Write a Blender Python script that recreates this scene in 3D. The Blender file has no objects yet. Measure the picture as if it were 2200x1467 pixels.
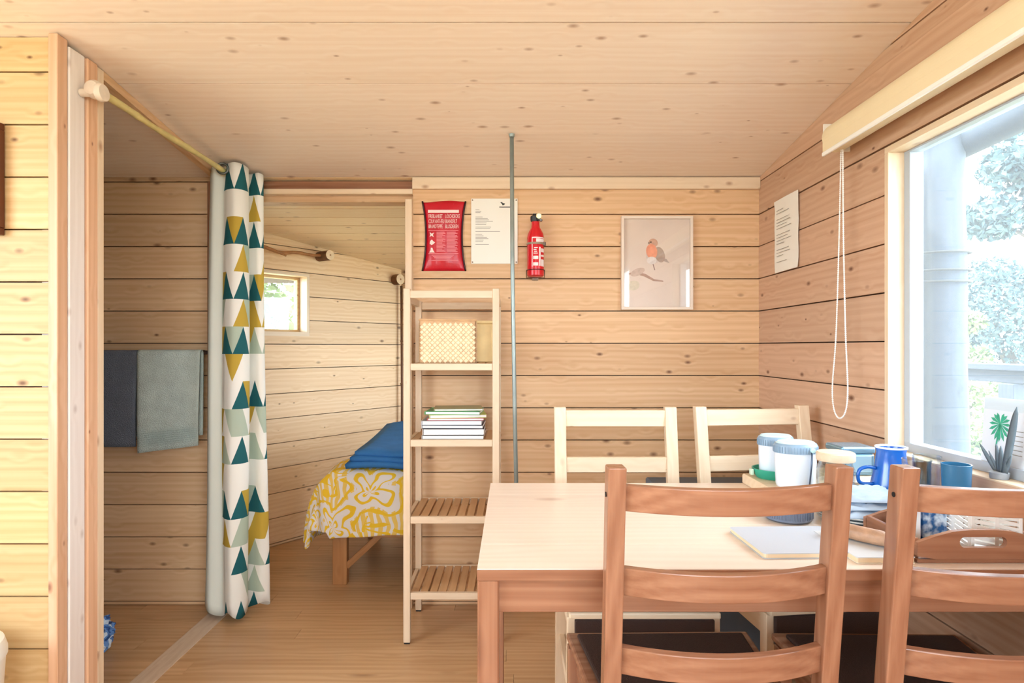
import bpy, bmesh, math, random
from mathutils import Vector, Matrix, noise as mnoise

random.seed(7)
SC = bpy.context.scene
COL = SC.collection
PI = math.pi

# ------------------------------------------------------------------ camera
F_PX = 1290.0                       # focal length in pixels of a 2200 px wide frame
CAM_Z = 1.16
cd = bpy.data.cameras.new('camera')
cd.sensor_width = 36.0
cd.lens = 36.0 * F_PX / 2200.0
cd.shift_y = 11.5 / 2200.0
cd.clip_start = 0.02
cd.clip_end = 300
cam = bpy.data.objects.new('camera', cd)
cam.location = (0, 0, CAM_Z)
cam.rotation_euler = (PI / 2, 0, 0)
COL.objects.link(cam)
SC.camera = cam

# ------------------------------------------------------------------ sky, sun, exposure
w = bpy.data.worlds.new('sky')
SC.world = w
w.use_nodes = True
bgn = w.node_tree.nodes['Background']
bgn.inputs[0].default_value = (0.83, 0.90, 1.0, 1)
bgn.inputs[1].default_value = 15.0

sd = bpy.data.lights.new('sun', 'SUN')
sd.energy = 7.0
sd.angle = math.radians(2.0)
sd.color = (1.0, 0.93, 0.82)
sun = bpy.data.objects.new('sun', sd)
sun.rotation_euler = Vector((0.5, 0.3, -0.85)).to_track_quat('-Z', 'Y').to_euler()
COL.objects.link(sun)

SC.view_settings.view_transform = 'Standard'
SC.view_settings.look = 'None'
SC.view_settings.exposure = 0.3
SC.view_settings.gamma = 1.0
SC.view_settings.use_curve_mapping = False
SC.cycles.max_bounces = 8
SC.cycles.diffuse_bounces = 5
SC.cycles.glossy_bounces = 3
SC.cycles.transparent_max_bounces = 8
SC.cycles.use_adaptive_sampling = True
SC.cycles.adaptive_threshold = 0.02
SC.cycles.sample_clamp_indirect = 8.0


def portal(loc, rot, sx, sy):
    l = bpy.data.lights.new('window_portal', 'AREA')
    l.shape = 'RECTANGLE'
    l.size, l.size_y = sx, sy
    l.cycles.is_portal = True
    o = bpy.data.objects.new('window_portal', l)
    o.location = loc
    o.rotation_euler = rot
    COL.objects.link(o)


# ------------------------------------------------------------------ helpers
def lin(c):
    return tuple(((v / 255.0) / 12.92 if v / 255.0 <= 0.04045 else ((v / 255.0 + 0.055) / 1.055) ** 2.4) for v in c)


MATS = {}


def nt_new(name):
    m = bpy.data.materials.new(name)
    m.use_nodes = True
    nt = m.node_tree
    return m, nt, nt.nodes['Principled BSDF']


def plain(name, rgb, rough=0.5, metal=0.0, bump=0.0, bscale=80.0, var=0.0, vscale=6.0, spec=0.5, trans=0.0):
    if name in MATS:
        return MATS[name]
    m, nt, p = nt_new(name)
    c = lin(rgb)
    p.inputs['Base Color'].default_value = (*c, 1)
    p.inputs['Roughness'].default_value = rough
    p.inputs['Metallic'].default_value = metal
    p.inputs['Specular IOR Level'].default_value = spec
    if trans:
        p.inputs['Transmission Weight'].default_value = trans
    tc = nt.nodes.new('ShaderNodeTexCoord')
    if var:
        n = nt.nodes.new('ShaderNodeTexNoise')
        n.inputs['Scale'].default_value = vscale
        n.inputs['Detail'].default_value = 4
        nt.links.new(tc.outputs['Object'], n.inputs['Vector'])
        r = nt.nodes.new('ShaderNodeValToRGB')
        r.color_ramp.elements[0].position = 0.3
        r.color_ramp.elements[1].position = 0.7
        r.color_ramp.elements[0].color = (*[v * (1 - var) for v in c], 1)
        r.color_ramp.elements[1].color = (*[min(1, v * (1 + var)) for v in c], 1)
        nt.links.new(n.outputs['Fac'], r.inputs['Fac'])
        nt.links.new(r.outputs['Color'], p.inputs['Base Color'])
    if bump:
        n = nt.nodes.new('ShaderNodeTexNoise')
        n.inputs['Scale'].default_value = bscale
        n.inputs['Detail'].default_value = 3
        nt.links.new(tc.outputs['Object'], n.inputs['Vector'])
        b = nt.nodes.new('ShaderNodeBump')
        b.inputs['Strength'].default_value = bump
        b.inputs['Distance'].default_value = 0.01
        nt.links.new(n.outputs['Fac'], b.inputs['Height'])
        nt.links.new(b.outputs['Normal'], p.inputs['Normal'])
    MATS[name] = m
    return m


def wood(name, light, dark, knot, axis='x', rough=0.5, knots=1.0, grain=1.0, vary=0.10, spec=0.4, kx=10.0, kc=18.0):
    """pine: grain along one local axis, elongated knots, a shade of its own for every piece"""
    key = name + '_' + axis
    if key in MATS:
        return MATS[key]
    m, nt, p = nt_new(key)
    N, L = nt.nodes.new, nt.links.new
    tc = N('ShaderNodeTexCoord')
    oi = N('ShaderNodeObjectInfo')
    sep = N('ShaderNodeSeparateXYZ')
    L(tc.outputs['Object'], sep.inputs[0])
    order = {'x': (0, 1, 2), 'y': (1, 0, 2), 'z': (2, 0, 1)}[axis]
    comb = N('ShaderNodeCombineXYZ')
    for i, k in enumerate(order):
        a = N('ShaderNodeMath')
        a.operation = 'MULTIPLY_ADD'
        a.inputs[1].default_value = (53.0, 37.0, 23.0)[i]
        L(oi.outputs['Random'], a.inputs[0])
        L(sep.outputs[k], a.inputs[2])
        L(a.outputs[0], comb.inputs[i])

    def scaled(v):
        q = N('ShaderNodeVectorMath')
        q.operation = 'MULTIPLY'
        q.inputs[1].default_value = v
        L(comb.outputs[0], q.inputs[0])
        return q.outputs[0]
    vor = N('ShaderNodeTexVoronoi')
    vor.inputs['Scale'].default_value = 1.0
    L(scaled((kx, kc, kc)), vor.inputs['Vector'])
    # low noise bends the growth rings, knots push them aside
    n1 = N('ShaderNodeTexNoise')
    n1.inputs['Scale'].default_value = 1.0
    n1.inputs['Detail'].default_value = 2
    L(scaled((0.9, 7, 7)), n1.inputs['Vector'])
    sep2 = N('ShaderNodeSeparateXYZ')
    L(comb.outputs[0], sep2.inputs[0])
    near = N('ShaderNodeMapRange')
    near.inputs['From Min'].default_value = 0.0
    near.inputs['From Max'].default_value = 0.45
    near.inputs['To Min'].default_value = 5.0
    near.inputs['To Max'].default_value = 0.0
    L(vor.outputs['Distance'], near.inputs['Value'])
    s1 = N('ShaderNodeMath'); s1.operation = 'MULTIPLY_ADD'
    s1.inputs[1].default_value = 14.0
    L(n1.outputs['Fac'], s1.inputs[0]); L(near.outputs[0], s1.inputs[2])
    s2 = N('ShaderNodeMath'); s2.operation = 'MULTIPLY_ADD'
    s2.inputs[1].default_value = 230.0
    L(sep2.outputs[2], s2.inputs[0]); L(s1.outputs[0], s2.inputs[2])
    s2b = N('ShaderNodeMath'); s2b.operation = 'MULTIPLY_ADD'
    s2b.inputs[1].default_value = 190.0
    L(sep2.outputs[1], s2b.inputs[0]); L(s2.outputs[0], s2b.inputs[2])
    s3 = N('ShaderNodeMath'); s3.operation = 'SINE'
    L(s2b.outputs[0], s3.inputs[0])
    n2 = N('ShaderNodeTexNoise')
    n2.inputs['Scale'].default_value = 1.0
    n2.inputs['Detail'].default_value = 3
    L(scaled((1.6, 110, 110)), n2.inputs['Vector'])
    n3 = N('ShaderNodeTexNoise')
    n3.inputs['Scale'].default_value = 1.0
    n3.inputs['Detail'].default_value = 2
    L(scaled((0.8, 12, 12)), n3.inputs['Vector'])
    g1 = N('ShaderNodeMath'); g1.operation = 'MULTIPLY_ADD'
    g1.inputs[1].default_value = 0.16 * grain; g1.inputs[2].default_value = 0.36
    L(s3.outputs[0], g1.inputs[0])
    g2 = N('ShaderNodeMath'); g2.operation = 'MULTIPLY_ADD'
    g2.inputs[1].default_value = 0.95 * grain
    L(n2.outputs['Fac'], g2.inputs[0]); L(g1.outputs[0], g2.inputs[2])
    g3 = N('ShaderNodeMath'); g3.operation = 'MULTIPLY_ADD'
    g3.inputs[1].default_value = 0.6 * grain
    L(n3.outputs['Fac'], g3.inputs[0]); L(g2.outputs[0], g3.inputs[2])
    g4 = N('ShaderNodeMath'); g4.operation = 'SUBTRACT'
    g4.inputs[1].default_value = 0.775 * grain
    g4.use_clamp = True
    L(g3.outputs[0], g4.inputs[0])
    mixg = N('ShaderNodeMix'); mixg.data_type = 'RGBA'
    mixg.inputs[6].default_value = (*lin(light), 1)
    mixg.inputs[7].default_value = (*lin(dark), 1)
    L(g4.outputs[0], mixg.inputs[0])
    kr = N('ShaderNodeMapRange')
    kr.inputs['From Min'].default_value = 0.035
    kr.inputs['From Max'].default_value = 0.14
    kr.inputs['To Min'].default_value = 0.95 * knots
    kr.inputs['To Max'].default_value = 0.0
    gate = N('ShaderNodeSeparateColor')
    L(vor.outputs['Color'], gate.inputs[0])
    ksz = N('ShaderNodeMath'); ksz.operation = 'MULTIPLY_ADD'
    ksz.inputs[1].default_value = 1.35; ksz.inputs[2].default_value = 0.4
    L(gate.outputs[1], ksz.inputs[0])
    kd = N('ShaderNodeMath'); kd.operation = 'DIVIDE'
    L(vor.outputs['Distance'], kd.inputs[0]); L(ksz.outputs[0], kd.inputs[1])
    L(kd.outputs[0], kr.inputs['Value'])
    gm = N('ShaderNodeMath'); gm.operation = 'GREATER_THAN'
    gm.inputs[1].default_value = 0.35
    L(gate.outputs[0], gm.inputs[0])
    km = N('ShaderNodeMath'); km.operation = 'MULTIPLY'
    L(kr.outputs[0], km.inputs[0]); L(gm.outputs[0], km.inputs[1])
    mixk = N('ShaderNodeMix'); mixk.data_type = 'RGBA'
    mixk.inputs[7].default_value = (*lin(knot), 1)
    L(km.outputs[0], mixk.inputs[0]); L(mixg.outputs[2], mixk.inputs[6])
    hsv = N('ShaderNodeHueSaturation')
    vr = N('ShaderNodeMapRange')
    vr.inputs['To Min'].default_value = 1.0 - vary
    vr.inputs['To Max'].default_value = 1.0 + vary
    L(oi.outputs['Random'], vr.inputs['Value'])
    L(vr.outputs[0], hsv.inputs['Value'])
    L(mixk.outputs[2], hsv.inputs['Color'])
    L(hsv.outputs['Color'], p.inputs['Base Color'])
    p.inputs['Roughness'].default_value = rough
    p.inputs['Specular IOR Level'].default_value = spec
    MATS[key] = m
    return m


def pine(axis='x'):
    return wood('pine_wall', (222, 186, 146), (196, 150, 106), (112, 72, 46), axis, rough=0.55)


def pine_ceil(axis='x'):
    return wood('pine_ceiling', (247, 232, 217), (234, 210, 188), (160, 116, 86), axis, rough=0.5, grain=0.8, vary=0.02, knots=0.75)


def pine_side(axis='x'):
    return wood('pine_side', (212, 176, 148), (188, 144, 114), (110, 70, 50), axis, rough=0.55)


def pine_yellow(axis='x'):
    return wood('pine_yellow', (214, 184, 136), (190, 148, 96), (112, 72, 40), axis, rough=0.55)


def pine_bed(axis='x'):
    return wood('pine_bedroom', (238, 206, 166), (216, 172, 124), (116, 76, 46), axis, rough=0.5)


def pine_floor(axis='x'):
    return wood('pine_floor', (208, 170, 130), (178, 134, 92), (132, 92, 60), axis, rough=0.33, knots=0.7, vary=0.06, grain=1.1, kx=3.0, kc=9)


def birch(axis='x'):
    return wood('birch', (222, 200, 174), (204, 176, 144), (170, 120, 80), axis, rough=0.45, knots=0.3, grain=0.6, vary=0.04)


def slatwood(axis='x'):
    return wood('birch_slat', (208, 166, 122), (188, 142, 98), (150, 100, 60), axis, rough=0.5, knots=0.2, grain=0.7, vary=0.06)


def stain(axis='x'):
    return wood('stained_pine', (166, 118, 90), (124, 76, 52), (78, 38, 26), axis, rough=0.27, knots=0.8, grain=1.0, vary=0.05, spec=0.5, kx=3.2, kc=7)


def palepine(axis='x'):
    return wood('pale_pine', (234, 212, 184), (218, 188, 152), (150, 96, 60), axis, rough=0.45, knots=0.7, grain=0.7, vary=0.04)


def tablewood(axis='x'):
    return wood('table_top_glare_pine', (238, 224, 210), (226, 204, 186), (150, 94, 70), axis, rough=0.3, knots=0.6, grain=0.7, vary=0.02, spec=0.6, kx=2.6, kc=6)  # pale colour carries the window glare on the table top


def glass_mat():
    if 'glass' in MATS:
        return MATS['glass']
    m = bpy.data.materials.new('window_glass')
    m.use_nodes = True
    nt = m.node_tree
    nt.nodes.clear()
    o = nt.nodes.new('ShaderNodeOutputMaterial')
    t = nt.nodes.new('ShaderNodeBsdfTransparent')
    t.inputs[0].default_value = (0.94, 0.985, 0.99, 1)
    g = nt.nodes.new('ShaderNodeBsdfGlossy')
    g.inputs['Roughness'].default_value = 0.01
    lw = nt.nodes.new('ShaderNodeLayerWeight')
    lw.inputs[0].default_value = 0.5
    pw = nt.nodes.new('ShaderNodeMath')
    pw.operation = 'POWER'
    pw.inputs[1].default_value = 5.0
    nt.links.new(lw.outputs['Facing'], pw.inputs[0])
    f = nt.nodes.new('ShaderNodeMath')
    f.operation = 'MULTIPLY_ADD'
    f.inputs[1].default_value = 0.9
    f.inputs[2].default_value = 0.035
    nt.links.new(pw.outputs[0], f.inputs[0])
    mx = nt.nodes.new('ShaderNodeMixShader')
    nt.links.new(f.outputs[0], mx.inputs[0])
    nt.links.new(t.outputs[0], mx.inputs[1])
    nt.links.new(g.outputs[0], mx.inputs[2])
    # slight veil in the glass imitates the glare washing out the view
    veil = nt.nodes.new('ShaderNodeBsdfTranslucent')
    veil.inputs[0].default_value = (0.8, 0.86, 0.9, 1)
    m2 = nt.nodes.new('ShaderNodeMixShader')
    m2.inputs[0].default_value = 0.035
    nt.links.new(mx.outputs[0], m2.inputs[1])
    nt.links.new(veil.outputs[0], m2.inputs[2])
    nt.links.new(m2.outputs[0], o.inputs[0])
    MATS['glass'] = m
    return m


def linkobj(name, me, mat=None, parent=None, M=None, smooth=False):
    o = bpy.data.objects.new(name, me)
    COL.objects.link(o)
    if mat is not None:
        if isinstance(mat, (list, tuple)):
            for k in mat:
                me.materials.append(k)
        elif not me.materials:
            me.materials.append(mat)
    if parent is not None:
        o.parent = parent
    if M is not None:
        o.matrix_local = M
    if smooth:
        for f in me.polygons:
            f.use_smooth = True
    return o


def T(x=0, y=0, z=0, rx=0, ry=0, rz=0):
    from mathutils import Euler
    return Matrix.Translation((x, y, z)) @ Euler((rx, ry, rz)).to_matrix().to_4x4()


def bm_mesh(bm, name='mesh'):
    bmesh.ops.recalc_face_normals(bm, faces=bm.faces)
    me = bpy.data.meshes.new(name)
    bm.to_mesh(me)
    bm.free()
    return me


def boxme(dx, dy, dz, bev=0.0, seg=1):
    bm = bmesh.new()
    bmesh.ops.create_cube(bm, size=1.0)
    bmesh.ops.scale(bm, vec=(dx, dy, dz), verts=bm.verts)
    if bev > 0:
        bmesh.ops.bevel(bm, geom=list(bm.edges), offset=bev, segments=seg, affect='EDGES', profile=0.5)
    return bm_mesh(bm)


def box(name, lo, hi, mat, parent=None, bev=0.002, seg=1, rz=0.0):
    """box from corner lo to corner hi (parent space); origin at its middle"""
    c = [(a + b) / 2 for a, b in zip(lo, hi)]
    return linkobj(name, boxme(*[abs(b - a) for a, b in zip(lo, hi)], bev, seg), mat, parent, T(*c, rz=rz))


def lathe(name, prof, mat, parent=None, M=None, seg=32, sx=1.0, sy=1.0, smooth=True):
    bm = bmesh.new()
    rings = []
    for r, z in prof:
        if r <= 1e-6:
            rings.append([bm.verts.new((0, 0, z))])
        else:
            rings.append([bm.verts.new((r * sx * math.cos(2 * PI * i / seg), r * sy * math.sin(2 * PI * i / seg), z)) for i in range(seg)])
    for a, b in zip(rings, rings[1:]):
        for i in range(seg):
            j = (i + 1) % seg
            if len(a) == 1 and len(b) == 1:
                continue
            if len(a) == 1:
                bm.faces.new((a[0], b[j], b[i]))
            elif len(b) == 1:
                bm.faces.new((a[i], a[j], b[0]))
            else:
                bm.faces.new((a[i], a[j], b[j], b[i]))
    me = bm_mesh(bm)
    o = linkobj(name, me, mat, parent, M, smooth)
    if smooth:
        es = o.modifiers.new('edges', 'EDGE_SPLIT')
        es.split_angle = math.radians(38)
    return o


def tube(name, pts, rad, mat, parent=None, M=None, seg=8, closed=False, smooth=True):
    pts = [Vector(p) for p in pts]
    n = len(pts)
    if not isinstance(rad, (list, tuple)):
        rad = [rad] * n
    bm = bmesh.new()
    rings = []
    ref = None
    for i, p in enumerate(pts):
        a = pts[(i - 1) % n] if (closed or i > 0) else p
        b = pts[(i + 1) % n] if (closed or i < n - 1) else p
        d = (b - a).normalized()
        if ref is None:
            ref = Vector((0, 0, 1)) if abs(d.z) < 0.9 else Vector((1, 0, 0))
        u = d.cross(ref).normalized()
        v = u.cross(d).normalized()
        ref = v
        rings.append([bm.verts.new(p + (u * math.cos(2 * PI * k / seg) + v * math.sin(2 * PI * k / seg)) * rad[i]) for k in range(seg)])
    m = n if closed else n - 1
    for i in range(m):
        a, b = rings[i], rings[(i + 1) % n]
        for k in range(seg):
            bm.faces.new((a[k], a[(k + 1) % seg], b[(k + 1) % seg], b[k]))
    if not closed:
        bm.faces.new(rings[0])
        bm.faces.new(rings[-1])
    return linkobj(name, bm_mesh(bm), mat, parent, M, smooth)


def prism_me(poly, y0, y1):
    """polygon in local x,z extruded from y0 to y1"""
    n = len(poly)
    v = [(x, y0, z) for x, z in poly] + [(x, y1, z) for x, z in poly]
    f = [tuple(range(n)), tuple(range(2 * n - 1, n - 1, -1))]
    for i in range(n):
        j = (i + 1) % n
        f.append((i, n + i, n + j, j))
    bm = bmesh.new()
    vs = [bm.verts.new(p) for p in v]
    for q in f:
        bm.faces.new([vs[k] for k in q])
    return bm_mesh(bm)


def thing(name, label, cat, loc=(0, 0, 0), rz=0.0, group=None):
    o = bpy.data.objects.new(name, None)
    o.empty_display_size = 0.05
    COL.objects.link(o)
    o.matrix_local = T(*loc, rz=rz)
    return tag(o, label, cat, group)


def tag(o, label, cat, group=None, kind=None):
    o['label'] = label
    o['category'] = cat
    if group:
        o['group'] = group
    if kind:
        o['kind'] = kind
    return o


def smoothpath(pts, n=6):
    """Catmull-Rom through the points"""
    P = [Vector(p) for p in pts]
    out = []
    for i in range(len(P) - 1):
        p0 = P[max(i - 1, 0)]; p1 = P[i]; p2 = P[i + 1]; p3 = P[min(i + 2, len(P) - 1)]
        for k in range(n):
            t = k / n
            out.append(0.5 * ((2 * p1) + (p2 - p0) * t + (2 * p0 - 5 * p1 + 4 * p2 - p3) * t * t + (3 * p1 - p0 - 3 * p2 + p3) * t ** 3))
    out.append(P[-1])
    return out


def text_me(body, size):
    c = bpy.data.curves.new('text', 'FONT')
    c.body = body
    c.size = size
    c.resolution_u = 2
    o = bpy.data.objects.new('text', c)
    COL.objects.link(o)
    bpy.context.view_layer.update()
    dg = bpy.context.evaluated_depsgraph_get()
    me = bpy.data.meshes.new_from_object(o.evaluated_get(dg))
    bpy.data.objects.remove(o)
    me.materials.clear()
    return me


# ------------------------------------------------------------------ the room shell
BACK = 2.70        # depth of the plank wall with the picture
RIGHT = 1.11       # wall with the big window
LEFT = -2.40
REAR = -2.0
SLOPE = 0.137


def ceil_z(y):
    return 1.92 + SLOPE * (BACK - y)


def clip(poly, a, b, c):
    """keep a*s + b*z <= c"""
    out = []
    n = len(poly)
    for i in range(n):
        p, q = poly[i], poly[(i + 1) % n]
        dp = a * p[0] + b * p[1] - c
        dq = a * q[0] + b * q[1] - c
        if dp <= 0:
            out.append(p)
        if (dp < 0 < dq) or (dq < 0 < dp):
            t = dp / (dp - dq)
            out.append((p[0] + (q[0] - p[0]) * t, p[1] + (q[1] - p[1]) * t))
    return out


def free(s0, s1, holes):
    iv = [(s0, s1)]
    for h0, h1 in holes:
        nv = []
        for a, b in iv:
            if h1 <= a or h0 >= b:
                nv.append((a, b))
            else:
                if h0 > a:
                    nv.append((a, h0))
                if h1 < b:
                    nv.append((h1, b))
        iv = nv
    return [(a, b) for a, b in iv if b - a > 0.004]


def pieces(s0, s1, z0, z1, holes, clips):
    cuts = sorted({z0, z1, *[z for h in holes for z in h[2:] if z0 < z < z1]})
    out = []
    for a, b in zip(cuts, cuts[1:]):
        if b - a < 0.003:
            continue
        mid = (a + b) / 2
        for u, v in free(s0, s1, [(h[0], h[1]) for h in holes if h[2] < mid < h[3]]):
            poly = [(u, a), (v, a), (v, b), (u, b)]
            for c in clips:
                poly = clip(poly, *c)
                if len(poly) < 3:
                    break
            if len(poly) >= 3:
                area = abs(sum(poly[i][0] * poly[(i + 1) % len(poly)][1] - poly[(i + 1) % len(poly)][0] * poly[i][1] for i in range(len(poly)))) / 2
                if area > 0.0004:
                    out.append(poly)
    return out


BACKING = plain('dark_backing', (70, 44, 24), 0.8)


def plank_wall(name, label, O, N, s0, s1, z1, joint, pitch, mat, holes=(), clips=(), thick=0.02, back=0.09, gap=0.0045, splits=()):
    """wall whose inner face goes through O with normal N; s runs along -N x up"""
    Nv = Vector(N).normalized()
    Y = -Nv
    U = Y.cross(Vector((0, 0, 1)))
    Mw = Matrix(((*U, 0), (*Y, 0), (0, 0, 1, 0), (0, 0, 0, 1))).transposed()
    Mw.translation = Vector(O)
    bm = bmesh.new()
    for poly in pieces(s0, s1, 0.0, z1, holes, clips):
        me = prism_me(poly, thick, thick + back)
        bm.from_mesh(me)
        bpy.data.meshes.remove(me)
    root = linkobj(name, bm_mesh(bm), BACKING, None, Mw)
    tag(root, label, 'wall', kind='structure')
    k = math.floor((0 - joint) / pitch)
    z = joint + k * pitch
    while z < z1:
        a, b = max(z, 0.0), min(z + pitch, z1)
        if b - a > 0.01:
            cuts = [s0] + sorted(s for s in splits if s0 < s < s1) + [s1]
            for c0, c1 in zip(cuts, cuts[1:]):
                for poly in pieces(c0 + (0.001 if c0 != s0 else 0), c1, a + gap / 2, b - gap / 2, holes, clips):
                    x0 = min(q[0] for q in poly); zz = min(q[1] for q in poly)
                    jit = random.uniform(-0.0012, 0.0012)
                    linkobj('board', prism_me([(q[0] - x0, q[1] - zz) for q in poly], jit, thick + 0.001), mat, root, T(x0, 0, zz))
        z += pitch
    return root


J = 1.756 - 0.145 * 5
# wall with the doorway; s = x
DOOR_L, DOOR_R, DOOR_T = -1.335, -0.446, 1.80
wb = plank_wall('wall_back', 'knotty pine plank wall behind the table with the red fire blanket', (0, BACK, 0), (0, -1, 0), LEFT, RIGHT + 0.02, 1.93, J, 0.145,
                pine('x'), holes=[(DOOR_L, DOOR_R, 0, 1.95)], splits=(-0.90,))
# right wall; s = -y
W1 = (-1.79, -1.20, 0.85, 1.752)
W2 = (0.30, 1.90, 0.75, 2.0)  # unseen window, sized to bring in light from the right
W3 = (-4.20, -2.90, 0.66, 1.68)  # unseen window, enlarged to brighten the slanted bedroom wall
BEDR = 0.76        # unseen right hand wall, moved in so its window brightens the slanted wall
wr = plank_wall('wall_right', 'pinkish pine plank wall with the big window on the right', (RIGHT, 0, 0), (-1, 0, 0), -2.80, 2.0, 2.7, J, 0.145,
                pine_side('x'), holes=[W1, W2], clips=[(-SLOPE, 1, ceil_z(0))], back=0.068)
wbr = plank_wall('wall_bedside', 'unseen pine plank wall set close so its wide window brightens the sleeping corner', (BEDR, 0, 0), (-1, 0, 0), -4.36, -2.80, 2.7, J, 0.145,
                 pine('x'), holes=[W3], clips=[(-SLOPE, 1, ceil_z(0))], back=0.068)
# partition on the left that faces the camera
PART = 1.73
wp = plank_wall('wall_partition', 'yellow pine plank wall at the left edge beside the pale post', (0, PART, 0), (0, -1, 0), LEFT, -1.318, ceil_z(PART) , 1.347 - 0.151 * 6, 0.151,
                pine_yellow('x'), back=0.12)
# left and rear of the room (behind and beside the camera)
W4 = (-1.3, 1.2, 0.85, 2.0)  # unseen window, put in to light the right wall
wl = plank_wall('wall_left', 'pine plank wall on the far left with an unseen window added for light', (LEFT, 0, 0), (1, 0, 0), -2.0, 2.8, 2.7, J, 0.145,
                pine_yellow('x'), holes=[W4], clips=[(SLOPE, 1, ceil_z(0))])
W5 = (-0.95, 0.55, 0.95, 2.2)  # unseen window, put in for soft light from behind
wre = plank_wall('wall_rear', 'pine plank wall behind the camera with a window added for fill light', (0, REAR, 0), (0, 1, 0), -RIGHT, -LEFT, 2.62, J, 0.145,
                 pine('x'), holes=[W5])
# sleeping corner: slanted wall with the small window, and the far wall
D0 = Vector((-1.93, 2.80, 0)); D1 = Vector((-0.786, 4.26, 0))
dd = (D1 - D0).normalized()
dn = Vector((dd.y, -dd.x, 0))
DL = (D1 - D0).length
W6 = (0.62, 1.118, 1.246, 1.605)
# height limit along the slanted wall
wd = plank_wall('wall_bedroom', 'slanted pine plank wall of the sleeping corner with the small window', D0, dn, 0, DL + 0.02, 2.2, J, 0.145,
                pine_bed('x'), holes=[W6], clips=[(SLOPE * dd.y, 1, ceil_z(D0.y))])
wf = plank_wall('wall_far', 'far pine plank wall of the sleeping corner beyond the bed', (0, 4.26, 0), (0, -1, 0), -0.83, RIGHT + 0.02, ceil_z(4.26), J, 0.145, pine('x'))

# ceiling boards, parallel to the back wall
ca = math.atan(SLOPE)
cbm = boxme(4.0, 7.2, 0.06)
CM = T(-0.6, 1.2, ceil_z(1.2) + 0.058, rx=-ca)
cl = linkobj('ceiling', cbm, BACKING, None, CM)
tag(cl, 'sloping ceiling of wide pale knotty pine boards', 'ceiling', kind='structure')
k1 = math.cos(ca)
edges = [-2.1, -1.58, -1.288, -0.992, -0.696, -0.4, -0.104, 0.192, 0.488, 0.784, 1.08, 1.376, 1.672, 1.968, 2.30, 2.70, 2.82, 2.95, 3.08, 3.21, 3.34, 3.47, 3.60, 3.73, 3.86, 3.99, 4.12, 4.30]
for a, b in zip(edges, edges[1:]):
    y0, y1 = a + (0.0004 if a == 2.30 else 0.0029), b - (0.0004 if b == 2.30 else 0.0029)
    me = boxme(3.56, (y1 - y0) / k1, 0.02, 0.0)
    ym = (y0 + y1) / 2
    Mb = CM.inverted() @ T(-0.645, ym, ceil_z(ym) + 0.0105 + random.uniform(0, 0.0006), rx=-ca)
    linkobj('board', me, pine_ceil('x') if a < 2.70 else wood('pine_yellow_ceiling', (253, 230, 192), (242, 206, 156), (160, 116, 76), 'x', rough=0.5, grain=0.7, vary=0.03, knots=0.6), cl, Mb)

# floor: narrow boards laid side to side
fl = linkobj('floor', boxme(4.4, 7.4, 0.06), BACKING, None, T(-0.6, 1.2, -0.052))
tag(fl, 'warm honey coloured narrow plank floor', 'floor', kind='structure')
y = -2.0
row = 0
while y < 4.4:
    wd_ = 0.086
    xs = [LEFT - 0.05]
    x = LEFT + random.uniform(0.4, 1.6)
    while x < RIGHT - 0.3:
        xs.append(x)
        x += random.uniform(1.3, 1.9)
    xs.append(RIGHT + 0.05)
    for a, b in zip(xs, xs[1:]):
        linkobj('plank', boxme(b - a - 0.0012, wd_ - 0.0010, 0.02), pine_floor('x'), fl, T((a + b) / 2 + 0.6, y + wd_ / 2 - 1.2, 0.042 + random.uniform(-0.0004, 0)))
    y += wd_
    row += 1

# pale threshold strip between the main floor and the curtained corner
tag(box('trim_1', (-1.318, 1.89, -0.0005), (-1.235, 2.80, 0.004), wood('grey_strip', (206, 186, 166), (186, 160, 138), (150, 120, 100), 'y', rough=0.35, knots=0.2), None, 0.001),
    'pale flat threshold strip on the floor below the curtain rod', 'trim', kind='structure')
# trim below the ceiling on the back wall
tag(box('trim_2', (-0.446, BACK - 0.018, 1.866), (RIGHT, BACK + 0.002, 1.918), palepine('x'), None, 0.001),
    'pale cover board along the top of the back wall', 'trim', kind='structure')
# header over the doorway
tag(box('trim_3', (DOOR_L, BACK + 0.02, 1.868), (DOOR_R, BACK + 0.07, 1.9095), stain('x'), None, 0.001),
    'brown header board over the doorway to the bed', 'trim', kind='structure')
tag(box('trim_4', (DOOR_L, BACK - 0.01, 1.845), (DOOR_R, BACK + 0.07, 1.868), palepine('x'), None, 0.001),
    'thin pale lath under the header of the doorway', 'trim', kind='structure')
tag(box('trim_5', (DOOR_L, BACK + 0.03, 1.818), (DOOR_R, BACK + 0.11, 1.845), pine('x'), None, 0.001),
    'lower edge board of the doorway header', 'trim', kind='structure')
tag(box('trim_6', (-0.474, BACK - 0.04, 0.0), (-0.444, BACK + 0.11, 1.815), palepine('z'), None, 0.002),
    'pale upright jamb of the doorway behind the shelf', 'trim', kind='structure')
tag(box('trim_7', (DOOR_L - 0.03, BACK - 0.012, 0.0), (DOOR_L + 0.003, BACK + 0.112, 1.9), stain('z'), None, 0.002),
    'reddish brown upright jamb behind the curtain', 'trim', kind='structure')
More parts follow.
